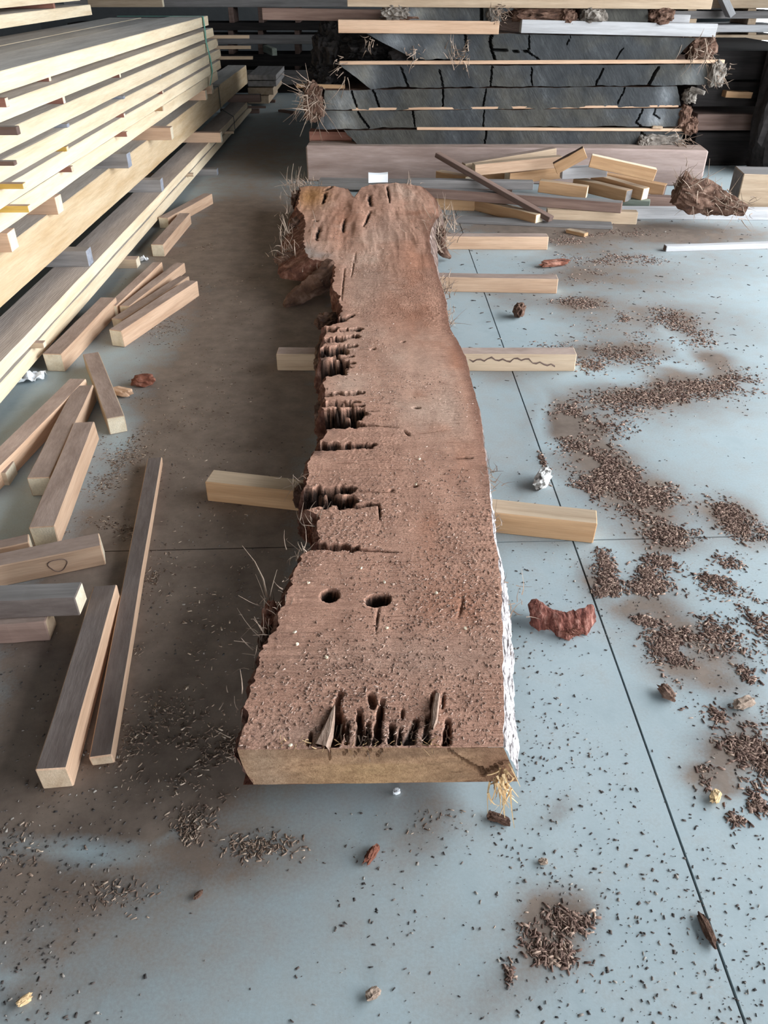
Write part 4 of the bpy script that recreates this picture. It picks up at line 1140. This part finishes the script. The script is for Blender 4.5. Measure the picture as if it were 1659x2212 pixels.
fibres_on(r1, c1, [(1470, 305, YB - .06, 30, .05, .10, (.8, -.3, -.1)), (1440, 330, YB - .06, 20, .06, .06, (.2, -.4, -.7))])
r2, c2 = back_slab([(703, 240), (1100, 237), (1472, 234)], [(683, 278), (1100, 275), (1482, 273)], 'second weathered slab from the bottom with hexagon crack at right',
                   [([(772, 242), (797, 276)], .010), ([(890, 240), (897, 274)], .009), ([(1388, 236), (1380, 255), (1374, 265), (1384, 273)], .009), ([(1416, 236), (1412, 246), (1425, 255)], .008), ([(1046, 240), (1043, 276)], .007)], seed=12, pale=[(740, 265, .10), (1410, 255, .12)])
bark_on(r2, c2, [(1476, 252, YB + .03, .05, .06, .08, 'bark'), (1488, 272, YB + .03, .06, .08, .06, 'bark')])
r3, c3 = back_slab([(700, 195), (1100, 190), (1462, 187)], [(700, 238), (1100, 236), (1470, 228)], 'third weathered slab from the bottom, pale splintered left end',
                   [([(760, 197), (772, 236)], .010), ([(806, 196), (820, 235)], .011), ([(957, 193), (957, 232)], .009), ([(1050, 193), (1044, 228)], .007), ([(1350, 190), (1335, 222)], .007)], seed=13, pale=[(745, 215, .15), (1440, 210, .08)])
bark_on(r3, c3, [(678, 222, YB + .05, .08, .1, .12, 'bark'), (1490, 207, YB, .05, .06, .05, 'bark_grey')])
fibres_on(r3, c3, [(672, 215, YB, 60, .05, .16, (-.3, -.2, -.8)), (668, 200, YB, 26, .04, .12, (-.7, -.2, .3)), (690, 235, YB - .03, 16, .03, .14, (0, -.2, -1))])
branch('broken_branch', [atY(1492, 192, YB - .05), atY(1505, 196, YB - .08), atY(1522, 201, YB - .12)], [.02, .022, .016], M['bark_grey'], r3, tuple(c3), rough=.3)
r4, c4 = back_slab([(735, 140), (1100, 141), (1555, 139)], [(800, 190), (1100, 187), (1450, 184), (1535, 182)], 'fourth weathered slab, broad with slanting left end and zigzag crack',
                   [([(866, 146), (882, 190)], .009), ([(950, 152), (956, 188)], .007), ([(1063, 144), (1060, 188)], .008), ([(1150, 146), (1148, 184)], .007), ([(1302, 150), (1288, 182)], .009), ([(1422, 147), (1412, 162), (1400, 184)], .017)], seed=14, pale=[(780, 165, .12), (1500, 165, .1)])
bark_on(r4, c4, [(1548, 160, YB - .02, .06, .06, .08, 'bark_grey')])
fibres_on(r4, c4, [(1550, 160, YB - .06, 30, .05, .06, (.5, -.5, -.4)), (748, 170, YB - .05, 3, .01, .16, (-.1, -.1, -1)), (735, 145, YB, 12, .03, .06, (-.8, -.3, -.2))])
r5, c5 = back_slab([(790, 72), (1100, 73), (1504, 82)], [(895, 128), (1100, 131), (1455, 131)], 'fifth weathered slab under the two pale bearers, frayed hollow at left',
                   [([(1005, 75), (1008, 110)], .008), ([(1062, 75), (1058, 92), (1068, 128)], .014), ([(1062, 108), (1140, 112), (1165, 128)], .008), ([(1145, 78), (1140, 112)], .008), ([(1235, 78), (1225, 95)], .006), ([(1345, 105), (1330, 130)], .007)], seed=15, pale=[(850, 95, .14), (950, 110, .12)])
bark_on(r5, c5, [(1512, 105, YB + .08, .10, .1, .08, 'bark'), (875, 116, YB + .16, .13, .1, .06, 'black')])
fibres_on(r5, c5, [(1510, 108, YB - .02, 40, .06, .14, (.2, -.4, -.6)), (990, 118, YB - .03, 50, .05, .07, (0, -.4, .5)), (890, 118, YB - .02, 30, .05, .06, (-.3, -.3, -.6)), (805, 90, YB, 14, .03, .06, (-.4, -.2, -.8))])
r6, c6 = back_slab([(880, 9), (1000, 10), (1082, 12)], [(880, 45), (1000, 46), (1082, 46)], 'short grey slab piece on top of the back stack, left one', [([(1038, 14), (1040, 46)], .02)], seed=16, pale=[(900, 25, .1)])
bark_on(r6, c6, [(855, 26, YB + .06, .10, .1, .05, 'bark_grey'), (1062, 30, YB + .02, .04, .05, .06, 'bark_grey'), (868, 42, YB + .1, .14, .1, .03, 'bark')])
fibres_on(r6, c6, [(1075, 28, YB - .03, 60, .03, .05, (.6, -.4, 0))])
r7, c7 = back_slab([(1300, 16), (1350, 16), (1400, 16)], [(1300, 51), (1350, 52), (1400, 52)], 'short grey slab piece on top of the back stack, right one', [], seed=17)
bark_on(r7, c7, [(1280, 32, YB + .05, .09, .1, .055, 'bark_grey'), (1425, 33, YB + .05, .09, .1, .055, 'bark'), (1170, 32, YB + .1, .22, .1, .05, 'bark'), (1225, 36, YB + .05, .06, .08, .05, 'bark')])
# dark root mass hanging on the left flank of the stack
lump('root_mass', atY(722, 118, YB + .75), (.16, .40, .24), M['black'], r4, tuple(c4), amp=.35, sub=5, seed=77)
lump('root_mass', atY(712, 160, YB + .7), (.16, .45, .12), M['black'], r4, tuple(c4), amp=.35, sub=5, seed=78)
lump('root_mass', atY(790, 98, YB + .6), (.22, .4, .10), M['black'], r5, tuple(c5), amp=.35, sub=5, seed=79)

def cross(name, p1, p2, w, h, Y, mats, label, cat='timber', group='stickers and bearers of the back stack', bev=.003, z_drop=0.0, Yb=None):
    """crosswise timber: p1, p2 = middle of its front face at both ends, standing at depth Y"""
    A = atY(*p1, Y); B = atY(*p2, Y if Yb is None else Yb)
    A = A + [0, w / 2, -h / 2]; B = B + [0, w / 2, -h / 2]
    me = box_mesh(name, float(np.linalg.norm(B - A)), w, h, [M[k] for k in mats], top=len(mats) > 1, ends=len(mats) > 2, bev=bev)
    return tag(place(name, me, A, B), label, cat, group)
bA, bB = at(667, 392), at(1517, 403)
me = box_mesh('big_bearer', float(np.linalg.norm(bB - bA)), .25, .285, [M['umber'], M['dusty'], M['peach']], top=True, ends=True, bev=.012, jit=.004)
o = tag(place('big_bearer', me, bA + [0, .125, 0], bB + [0, .125, 0]), 'massive pinkish-brown bearer on the floor under the back stack', 'beam')
M['bearer_big'] = wood('pinkish_brown_beam', (0.42, 0.32, 0.29), (0.27, 0.19, 0.165), rough=.85, grain=12)
me.materials[0] = M['bearer_big']
cross('sticker', (733, 136), (1566, 133), .05, .026, YB - .02, ['peach', 'tan'], 'long pale thin sticker on the fourth slab of back stack')
cross('sticker', (640, 186), (745, 188), .05, .03, YB + .12, ['orange', 'tan'], 'orange sticker end poking out left of the back stack')
cross('sticker', (760, 236), (1466, 229), .05, .020, YB + .0, ['peach', 'tan'], 'thin sticker between second and third weathered slabs')
cross('sticker', (900, 278), (1480, 281), .05, .022, YB - .015, ['peach', 'tan'], 'thin sticker on the lowest weathered slab')
cross('sticker', (1410, 275), (1432, 276), .04, .02, YB - .03, ['tan', 'tan'], 'tiny pale sticker stub atop the lowest slab, right')
cross('bearer', (730, 57), (1078, 60), .09, .09, YB - .03, ['peach', 'peach', 'cream'], 'bright peach bearer on top of the fifth slab, left')
cross('bearer', (1126, 57), (1548, 66), .09, .09, YB - .03, ['white', 'white', 'white'], 'whitish bearer on top of the fifth slab, right')
cross('bearer', (1440, 41), (1490, 43), .09, .07, YB + .12, ['white', 'white'], 'short pale block behind the whitish bearer')
cross('bearer', (566, 30), (830, 34), .09, .085, YB + .5, ['umber', 'brown'], 'brown bearer jutting out left at the top of back stack')
cross('bearer', (750, -2), (1540, 4), .12, .10, YB - .04, ['tan', 'tan'], 'pale broad bearer along the very top of back stack')
cross('bearer', (690, 262), (790, 264), .1, .03, YB + .5, ['red', 'red'], 'dark red packing piece inside the left side of back stack')
cross('bearer', (668, 297), (760, 299), .15, .10, YB + .25, ['red', 'red'], 'dark red block on the big bearer at its left end')

# ------------------------------------------------------------------ dark stacks behind
def far_board(x0, x1, y0, y1, z0, z1, mat, label, name='stored_board', group='boards of the far dark stack'):
    me = box_mesh(name, x1 - x0, y1 - y0, z1 - z0, [M[mat]], bev=.006)
    o = place(name, me, (x0, (y0 + y1) / 2, z0), (x1, (y0 + y1) / 2, z0))
    return tag(o, label, 'board', group)
Yd = 13.2
words = ['lowest', 'second lowest', 'third lowest', 'fourth', 'fifth', 'sixth', 'topmost']
for i, (ya, yb, mat) in enumerate([(183, 152, 'grey'), (143, 118, 'black'), (96, 76, 'grey'), (66, 50, 'black'), (16, -6, 'grey')]):
    za, zb2 = atY(560, ya, Yd)[2], atY(560, yb, Yd)[2]
    far_board(-4.4, 1.2, Yd + .02 * i, Yd + .7, za, zb2, mat, f'{words[i]} wide board of the dark stack far behind on the left')
    if i:
        for k, px in enumerate((495, 560, 640)):
            p = atY(px, ya, Yd)
            me = box_mesh('sticker', .07, .5, 0.07, [M['black']], bev=.003)
            zlow = [0, 152, 118, 76, 50][i]
            z0 = atY(560, zlow, Yd)[2]
            me = box_mesh('sticker', .07, .5, max(.02, za - z0), [M['brown']], bev=.003)
            tag(place('sticker', me, (p[0] - .035, Yd + .35, z0), (p[0] + .035, Yd + .35, z0)), f'{["left", "middle", "right"][k]} block under the {words[i]} board of the far dark stack', 'sticker', 'blocks in the far dark stack')
far_board(-4.4, 1.2, Yd + .05, Yd + .65, 0, atY(560, 183, Yd)[2] - .001, 'black', 'dark bearer on the floor under the far dark stack', 'floor_bearer')
p = atY(592, 112, Yd - .5)
me = box_mesh('stored_timber', .9, .07, .09, [M['green_grey']], bev=.003)
tag(place('stored_timber', me, (p[0] - .25, p[1] + .8, p[2] - .045), (p[0], p[1], p[2] - .045)), 'greenish squared timber end jutting from the far dark stack', 'timber')
# grey and pale plank ends beyond the left stack
for (x0, x1, y0, y1, Y, mat, lab) in [(536, 596, 161, 173, 11.8, 'grey', 'upper grey plank end beyond the left stack\'s far end'), (536, 596, 174, 187, 11.8, 'grey', 'lower grey plank end beyond the left stack\'s far end'), (536, 590, 189, 205, 11.8, 'tan', 'upper pale plank end by the bright floor gap behind left stack'), (536, 580, 206, 224, 11.8, 'tan', 'lower pale plank end by the bright floor gap behind left stack')]:
    a, b = atY(x0, y1, Y), atY(x1, y0, Y)
    me = box_mesh('plank', 1.2, b[0] - a[0], b[2] - a[2] - .004, [M[mat]], bev=.003)
    tag(place('plank', me, ((a[0] + b[0]) / 2, Y, a[2]), ((a[0] + b[0]) / 2, Y + 1.2, a[2])), lab, 'plank', 'plank ends beyond the left stack')
zz = atY(560, 224, 11.8)[2]
if zz > 0.02:
    me = box_mesh('floor_bearer', .6, .1, zz - .001, [M['brown']], bev=.003)
    tag(place('floor_bearer', me, (-1.95, 12.2, 0), (-1.35, 12.2, 0)), 'dark bearer under the plank ends beyond left stack', 'bearer')
# bits on the far floor
stick('timber_offcut', (604, 236), (640, 241), .06, .03, 0, 0, ['brown'], 'dark flat offcut on the far floor between the stacks', 'timber')

# right rear: boards seen past the back stack, dark slabs below
Yr = 9.6
rb = [(1440, 1700, -25, 18, 'tan', 'topmost'), (1440, 1700, 24, 41, 'grey', 'second'), (1440, 1700, 54, 70, 'white', 'third'), (1440, 1690, 76, 88, 'tan', 'fourth'), (1440, 1690, 95, 107, 'grey', 'lowest')]
for i, (x0, x1, ya, yb, mat, w_) in enumerate(rb):
    a, b = atY(x0, yb, Yr), atY(x1, ya, Yr)
    far_board(a[0], b[0], Yr + (.05 if i % 2 else 0), Yr + .6, a[2], b[2], mat, f'{w_} pale board of the stack behind right of the weathered slabs', 'stored_board', 'boards of the right rear stack')
    if i < 4:
        z0 = atY(x0, rb[i + 1][2], Yr)[2]
        for k, px in enumerate((1500, 1630)):
            p = atY(px, yb, Yr)
            me = box_mesh('sticker', .09, .5, max(.015, a[2] - z0), [M['tan']], bev=.003)
            tag(place('sticker', me, (p[0] - .045, Yr + .3, z0), (p[0] + .045, Yr + .3, z0)), f'{["left", "right"][k]} spacer under the {w_} board of the right rear stack', 'sticker', 'spacers of the right rear stack')
a, b = atY(1586, -10, Yr - .3), atY(1600, 46, Yr - .3)
me = box_mesh('timber_batten', a[2] - b[2], b[0] - a[0] + .04, .06, [M['white']], bev=.003)
o = place('timber_batten', me, (b[0] - .05, Yr - .12, b[2]), (a[0] - .1, Yr - .11, a[2]))
tag(o, 'whitish batten leaning upright against the right rear stack', 'timber')
# dark slabs under and right of them, near-black colour painting in the shade
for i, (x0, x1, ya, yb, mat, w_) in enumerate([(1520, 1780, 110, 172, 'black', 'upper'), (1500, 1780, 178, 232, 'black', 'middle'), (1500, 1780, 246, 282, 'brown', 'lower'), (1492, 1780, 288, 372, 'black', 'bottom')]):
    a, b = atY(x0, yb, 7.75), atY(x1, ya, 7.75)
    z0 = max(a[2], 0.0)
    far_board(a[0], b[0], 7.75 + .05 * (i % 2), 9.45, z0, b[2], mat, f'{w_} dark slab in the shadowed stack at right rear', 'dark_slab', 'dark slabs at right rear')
cross('spacer_block', (1568, 204), (1625, 206), .1, .05, 7.7, ['orange', 'orange'], 'orange spacer block in the shadowed stack at right rear', 'spacer block', 'spacers at right rear')
cross('spacer_block', (1652, 234), (1700, 236), .1, .05, 7.7, ['orange', 'orange'], 'orange block at the right picture edge in the shadows', 'spacer block', 'spacers at right rear')
c = atY(1730, 130, 7.4)
bk = lump('bark_slab', (c[0] + .05, 7.45, .75), (.26, .22, .8), M['black'], None, (c[0], 7.45, 0.0), amp=.25, sub=4, seed=5)
tag(bk, 'dark rough-barked slab standing upright at the right picture edge', 'timber slab')

# ------------------------------------------------------------------ litter
def sheet(name, px, py, size, mat, label, cat, seed, hgt=.03, z=.002, rot=0.0, asp=.7, thick=.0015, n=12, fold=1.0):
    c = at(px, py, z)
    s = np.linspace(-.5, .5, n)
    U, V_ = np.meshgrid(s, s)
    rr = 1 + .18 * fbm(U * 4, V_ * 4, 0, seed)
    X, Y = U * size * rr, V_ * size * asp * rr
    Z = hgt * np.abs(fbm(U * 2.5 * fold, V_ * 2.5 * fold, 0, seed + 1, 3)) * 1.6
    Z = Z - Z.min()
    cs, sn = math.cos(rot), math.sin(rot)
    P = np.stack([c[0] + X * cs - Y * sn, c[1] + X * sn + Y * cs, z + Z], -1)
    o = grid_mesh(name, P, mat, None, tuple(c), smooth=False)
    m = o.modifiers.new('thickness', 'SOLIDIFY'); m.thickness = thick; m.offset = 1
    return tag(o, label, cat)
sheet('crumpled_paper', 66, 820, .13, M['paper'], 'crumpled white paper on floor at the left stack\'s foot', 'paper', 3, .05, rot=.4)
sheet('paper_scrap', 312, 563, .05, M['paper'], 'small white paper scrap behind the fanned offcuts', 'paper', 8, .03, rot=.2)
# curled bark piece on the right floor
def curled_bark():
    P0 = [at(1146, 1304, .055), at(1163, 1304, .062), at(1190, 1316, .05), at(1215, 1324, .045), at(1245, 1320, .05), at(1279, 1308, .05)]
    P0 = np.array(P0)
    s = np.linspace(0, 5, 41)
    c = np.stack([np.interp(s, range(6), P0[:, k]) for k in range(3)], 1)
    for _ in range(3): c[1:-1] = (c[:-2] + 2 * c[1:-1] + c[2:]) / 4
    wid = np.interp(s, range(6), [.035, .045, .052, .070, .055, .012])
    v = np.linspace(0, 1, 14)
    P = []
    for i in range(len(s)):
        row = []
        for q in v:
            off = wid[i] * q
            z = c[i, 2] * (1 - sstep(0, 1, q) * .93)
            curl = -.03 * math.sin(q * 3.0) * (1 - s[i] / 5)
            row.append([c[i, 0] + .016 * q * (s[i] / 5) + .006 * fbm(s[i] * 2, q * 5, 0, 8), c[i, 1] - off * .9 + curl * .5, z])
        P.append(row)
    P = np.array(P)
    P[..., 2] += .010 * fbm(P[..., 0] * 60, P[..., 1] * 60, 0, 9) * sstep(0, .2, v)[None, :]
    P[..., 1] += .008 * fbm(P[..., 0] * 70, P[..., 2] * 90, 4, 10)
    P[..., 1] -= .012 * np.sin(np.linspace(0, 5, 41) * 3.1)[:, None] * sstep(.1, .6, v)[None, :] * (1 - .4 * v)[None, :]
    P[..., 1] += .006 * fbm(np.linspace(0, 5, 41)[:, None] * 7 + 0 * v, 0 * v[None, :] + v * 1.5, 6, 12, 3)
    P[..., 2] = np.maximum(P[..., 2], .001)
    loc = tuple(at(1212, 1345, 0))
    o = empty('curled_bark', loc)
    g = grid_mesh('bark_sheet', P, rough_mat('torn_red_bark', [(0.3, (0.05, 0.014, 0.012)), (0.5, (0.19, 0.065, 0.048)), (0.72, (0.50, 0.27, 0.215))], 1.0, (70, 40, 25), .012), o, loc, smooth=False)
    m = g.modifiers.new('thickness', 'SOLIDIFY'); m.thickness = .007; m.offset = 0
    L = []
    for _ in range(40):
        p = at(1228 + RNG.normal(0, 16), 1358 + RNG.normal(0, 8), .02)
        L.append((p, (.3 + RNG.normal(0, .4), -.6 + RNG.normal(0, .3), .1), .025, .002))
    spikes('torn_fibres', L, M['bark_red'], o, loc)
    branch('rolled_rim', [at(1143, 1316, .03), at(1156, 1313, .034), at(1175, 1322, .032), at(1192, 1333, .02)], [.016, .024, .020, .010], g.data.materials[0], o, loc, seg=16, rough=.5, seed=21)
    tag(o, 'large curled reddish bark piece on floor right of the slab', 'bark')
curled_bark()
def bark_bit(px, py, L, W, H, mat, label, seed, rot=0.0):
    c = at(px, py, 0)
    o = lump('bark_chunk', (c[0], c[1], H * .55), (L / 2, W / 2, H / 2), M[mat], None, tuple(c), amp=.55, freq=2.2, sub=3, seed=seed, rot=rot, stretch=(.5, 1.4, 1))
    o.data.transform(Matrix.Translation((0, 0, -min(v.co.z for v in o.data.vertices))))
    return tag(o, label, 'bark')
M['bark_white'] = rough_mat('white_sided_bark', [(0.35, (0.06, 0.05, 0.045)), (0.45, (0.5, 0.48, 0.46)), (0.55, (0.86, 0.85, 0.84))], 30)
bark_bit(1171, 1047, .095, .042, .045, 'bark_white', 'white-sided bark chunk on floor behind the nearest bearer', 4, 1.1)
bark_bit(1120, 685, .075, .05, .06, 'bark', 'dark upright bark chip on floor between two bearers', 5, 1.2)
bark_bit(1196, 575, .16, .05, .03, 'bark_red', 'pinkish bark strip beyond the second farthest bearer', 6, .3)
bark_bit(1438, 1502, .042, .022, .018, 'bark', 'brown bark chip right of the long floor joint', 7, 2.0)
bark_bit(803, 1850, .036, .015, .014, 'bark_red', 'reddish bark chip alone on the near floor below the slab', 8, 1.0)
bark_bit(1076, 1772, .040, .018, .012, 'bark', 'dark curled bark flake near the slab\'s right front corner', 9, -.4)
bark_bit(1526, 2010, .055, .014, .012, 'bark', 'brown bark sliver beside the joint at lower right', 10, 1.7)
bark_bit(1173, 1864, .016, .012, .009, 'fibre', 'small pinkish chip on the near floor right of centre', 11, 0)
bark_bit(312, 832, .09, .055, .04, 'bark_red', 'dark red bark chunk left of the slab on dusty floor', 12, .1)
bark_bit(806, 2150, .022, .015, .012, 'fibre', 'grey pebble-like chip at the bottom centre', 13, .5)
bark_bit(429, 1936, .018, .008, .008, 'bark', 'dark little chip on the near floor at left', 14, .9)
bark_bit(55, 2164, .022, .012, .012, 'fibre_straw', 'tan leaf-like chip at the lower left corner', 15, .6)
bark_bit(1543, 1725, .03, .018, .014, 'fibre_straw', 'yellowish splintered chip in the crumbs at lower right', 16, .9)
bark_bit(1605, 1525, .05, .025, .02, 'fibre', 'pale frayed bark tuft near the right edge', 17, .3)
bark_bit(857, 1713, .014, .012, .010, 'paper', 'white fluffy scrap just below the slab\'s front', 19, .1)
bark_bit(266, 855, .085, .04, .03, 'peach', 'small pale wooden splinter block beside the flat dusty stick', 20, -.3)

# crumbs, shavings, grit: nobody could count them
def crumbs(name, pts, mat, label, cat, lmin, lmax, flat=0.35, wide=0.4, parent=None, loc=(0, 0, 0)):
    n = len(pts)
    r = RNG
    L = lmin + (lmax - lmin) * r.uniform(0, 1, n) ** 2
    W = L * r.uniform(wide * .5, wide * 1.3, n)
    H = L * r.uniform(flat * .4, flat, n)
    a = r.uniform(0, 2 * math.pi, n)
    ca_, sa_ = np.cos(a), np.sin(a)
    # six corner wedge: four on the floor, two on top
    base = np.array([(-.5, -.5, 0), (.5, -.4, 0), (.4, .5, 0), (-.45, .4, 0), (-.35, .05, 1), (.38, -.05, .8)])
    V = base[None] + r.normal(0, .09, (n, 6, 3)) * [1, 1, .8]
    V[..., 2] = np.maximum(V[..., 2], 0)
    x, y, z = V[..., 0] * L[:, None], V[..., 1] * W[:, None], V[..., 2] * H[:, None]
    X = x * ca_[:, None] - y * sa_[:, None] + pts[:, 0:1]
    Y = x * sa_[:, None] + y * ca_[:, None] + pts[:, 1:2]
    Z = z + pts[:, 2:3]
    Vv = np.stack([X, Y, Z], -1).reshape(-1, 3) - np.asarray(loc)
    f4 = np.array([(0, 3, 2, 1), (0, 1, 5, 4), (2, 3, 4, 5)]); f3 = np.array([(1, 2, 5), (3, 0, 4)])
    off = (np.arange(n) * 6)[:, None, None]
    q = (f4[None] + off).reshape(-1, 4); t3 = (f3[None] + off).reshape(-1, 3)
    me = bpy.data.meshes.new(name)
    me.vertices.add(len(Vv)); me.vertices.foreach_set('co', Vv.astype(np.float32).ravel())
    lv = np.concatenate([q.ravel(), t3.ravel()]).astype(np.int32)
    me.loops.add(len(lv)); me.loops.foreach_set('vertex_index', lv)
    st = np.concatenate([np.arange(len(q)) * 4, len(q) * 4 + np.arange(len(t3)) * 3]).astype(np.int32)
    me.polygons.add(len(st)); me.polygons.foreach_set('loop_start', st)
    me.update(calc_edges=True); me.validate()
    me.materials.append(mat)
    o = bpy.data.objects.new(name, me)
    C.objects.link(o)
    if parent is not None: o.parent = parent
    return tag(o, label, cat, None, 'stuff')
def blob_pts(blobs):
    out = []
    for (px, py, rx, ry, n) in blobs:
        cx, cy, wx, wy = world_blob(px, py, rx, ry)
        n = int(n * 3)
        p = np.stack([RNG.normal(cx, wx * .55, n), RNG.normal(cy, wy * .55, n)], 1)
        keep = fbm(p[:, 0] * 9, p[:, 1] * 9, 0, 99, 4) > -.12 + RNG.normal(0, .12, n)
        out.append(p[keep])
    return np.concatenate(out)
SLAB_MASK_Y, SLAB_L, SLAB_R = YEFF, xl, xr
def lift(p, z=0.0005):
    """keep litter out of the slab's footprint"""
    inside = (p[:, 1] > YF - .01) & (p[:, 1] < YEFF[-1]) & (p[:, 0] > np.interp(p[:, 1], YEFF, xl) - .005) & (p[:, 0] < np.interp(p[:, 1], YEFF, xr) + .02)
    p = p[~inside]
    return np.concatenate([p, np.full((len(p), 1), z)], 1)
CR = [(1250, 655, 50, 12, 260), (1350, 690, 14, 12, 90), (1440, 688, 50, 20, 300), (1500, 725, 40, 25, 240), (1340, 770, 80, 24, 520), (1280, 790, 50, 15, 200), (1500, 835, 90, 12, 420), (1400, 862, 130, 20, 900), (1290, 890, 80, 24, 500), (1270, 925, 40, 30, 360), (1310, 910, 50, 30, 260),
      (1270, 965, 60, 26, 420), (1290, 1000, 50, 22, 420), (1340, 1030, 70, 26, 520), (1290, 1050, 60, 18, 300), (1360, 1062, 80, 28, 560), (1410, 1100, 70, 26, 420), (1400, 1060, 60, 30, 240), (1450, 1155, 50, 24, 420), (1570, 1100, 30, 30, 400), (1590, 1140, 26, 26, 260), (1180, 1030, 14, 14, 60), (1172, 995, 6, 14, 60),
      (1310, 1215, 16, 24, 200), (1318, 1262, 22, 36, 320), (1300, 1285, 20, 14, 200), (1430, 1215, 36, 16, 200), (1400, 1245, 20, 20, 200), (1395, 1290, 24, 26, 340), (1440, 1280, 26, 36, 300), (1480, 1320, 40, 26, 420), (1395, 1335, 24, 16, 260), (1440, 1310, 30, 20, 200), (1510, 1370, 36, 26, 420), (1450, 1385, 50, 26, 340), (1540, 1250, 40, 30, 260), (1580, 1230, 30, 30, 200), (1380, 1275, 26, 18, 200),
      (1440, 1412, 34, 22, 400), (1540, 1435, 40, 20, 340), (1610, 1460, 16, 20, 220), (1550, 1530, 24, 26, 300), (1500, 1500, 50, 40, 160), (1570, 1600, 36, 44, 700), (1630, 1620, 30, 50, 620), (1550, 1690, 26, 36, 520), (1590, 1770, 18, 24, 220), (1600, 1700, 30, 30, 200), (1625, 1740, 24, 22, 160), (1510, 1610, 12, 20, 80), (1620, 1500, 30, 60, 160), (1610, 1280, 40, 60, 260), (1560, 1370, 50, 60, 240), (1650, 1150, 20, 30, 80), (1640, 1350, 20, 60, 120),
      (1230, 1990, 50, 34, 420), (1200, 2060, 34, 26, 340), (1100, 2105, 10, 30, 140), (1185, 2040, 60, 50, 260), (1300, 560, 80, 12, 300), (1380, 560, 60, 10, 160), (1240, 520, 60, 8, 200), (1310, 505, 100, 8, 260), (1520, 840, 80, 20, 260), (1590, 820, 50, 26, 240), (1380, 730, 120, 60, 220), (1230, 900, 26, 20, 200), (1280, 600, 60, 14, 120), (1200, 745, 40, 8, 60)]
crumbs('bark_crumbs', lift(blob_pts(CR)), M['crumbs'], 'brown bark crumbs and fibre litter strewn over the right floor', 'bark litter', .003, .018, .3, .35)
SH = [(450, 530, 26, 8, 130), (330, 720, 60, 14, 340), (380, 690, 40, 10, 140), (420, 640, 30, 16, 90), (270, 945, 30, 20, 200), (280, 985, 30, 14, 160), (240, 1010, 20, 20, 160), (230, 1040, 26, 20, 160), (200, 1130, 40, 14, 200), (260, 1150, 20, 10, 80), (300, 1440, 24, 22, 160), (280, 1490, 20, 20, 140), (330, 1220, 30, 30, 80), (420, 1260, 60, 30, 90), (470, 1090, 60, 30, 70), (330, 1250, 10, 10, 40), (350, 1560, 80, 50, 360), (420, 1640, 90, 40, 420), (330, 1650, 60, 30, 260), (500, 1640, 30, 40, 140), (300, 1600, 30, 60, 160), (560, 1830, 50, 18, 260), (420, 1770, 30, 24, 140), (400, 1800, 20, 14, 100), (440, 600, 120, 80, 260), (400, 850, 90, 80, 300), (410, 1000, 80, 80, 200), (560, 1250, 40, 60, 60), (430, 1350, 70, 70, 160), (30, 1190, 80, 10, 60), (110, 1280, 60, 4, 0), (60, 1820, 60, 50, 130), (250, 1930, 60, 30, 110), (900, 1730, 60, 40, 160), (860, 1720, 30, 20, 60), (1010, 1720, 60, 20, 40), (480, 660, 60, 60, 140)]
crumbs('wood_shavings', lift(blob_pts([(a, b, c * 1.5, d * 1.5, int(e * .6)) for a, b, c, d, e in SH])), M['shavings'], 'light brown wood shavings scattered over the dusty left floor', 'wood shavings', .003, .014, .25, .3)
gp = []
for (n, x0, x1, y0, y1) in [(3600, 0, 1659, 1700, 2212), (1700, 1100, 1659, 1180, 1700), (700, 1000, 1659, 480, 1180), (900, 250, 700, 430, 1200), (900, 0, 560, 1200, 1720), (260, 560, 1100, 1700, 1900), (300, 600, 900, 1880, 2120)]:
    for _ in range(n):
        gp.append(at(RNG.uniform(x0, x1), RNG.uniform(y0, y1))[:2])
gp = np.array(gp)
gp = gp[fbm(gp[:, 0] * 3, gp[:, 1] * 3, 0, 44) > RNG.normal(-.05, .25, len(gp))]
crumbs('floor_grit', lift(gp), M['grit'], 'tiny dark specks and grit spread over the concrete floor', 'grit', .0015, .009, .4, .55)
gp2 = np.stack([RNG.uniform(.4, 4.5, 900), RNG.uniform(3, 6.5, 900)], 1)
crumbs('floor_grit', lift(gp2), M['grit'], 'dark slivers scattered over the far right floor', 'grit', .008, .028, .2, .25)
# litter lying on the offcuts at left is part of the same dust

M['fuzz'] = island_mat('raised_saw_fuzz', [(0.0, (0.22, 0.14, 0.11)), (0.5, (0.47, 0.315, 0.25)), (1.0, (0.72, 0.53, 0.44))])
ri = RNG.integers(2, len(TX) - NE - 2, 60000); ci = RNG.integers(2, NC - 2, 60000)
fx_, fy_ = TX[ri, ci], TY[ri, ci]
dens = fbm(fx_ * 5, fy_ * 3.4, 0, 401, 4) + .35 * sstep(2.2, 1.1, fy_) - .35 * sstep(2.2, 4.2, fy_)
ok = (dens > RNG.uniform(-.25, .9, len(dens))) & (depth[ri, ci] < .002)
fp = np.stack([fx_[ok], fy_[ok], TZ[ri, ci][ok] - .0006], 1)
crumbs('saw_fuzz', fp, M['fuzz'], None, None, .002, .010, .42, .28, slab, SO)
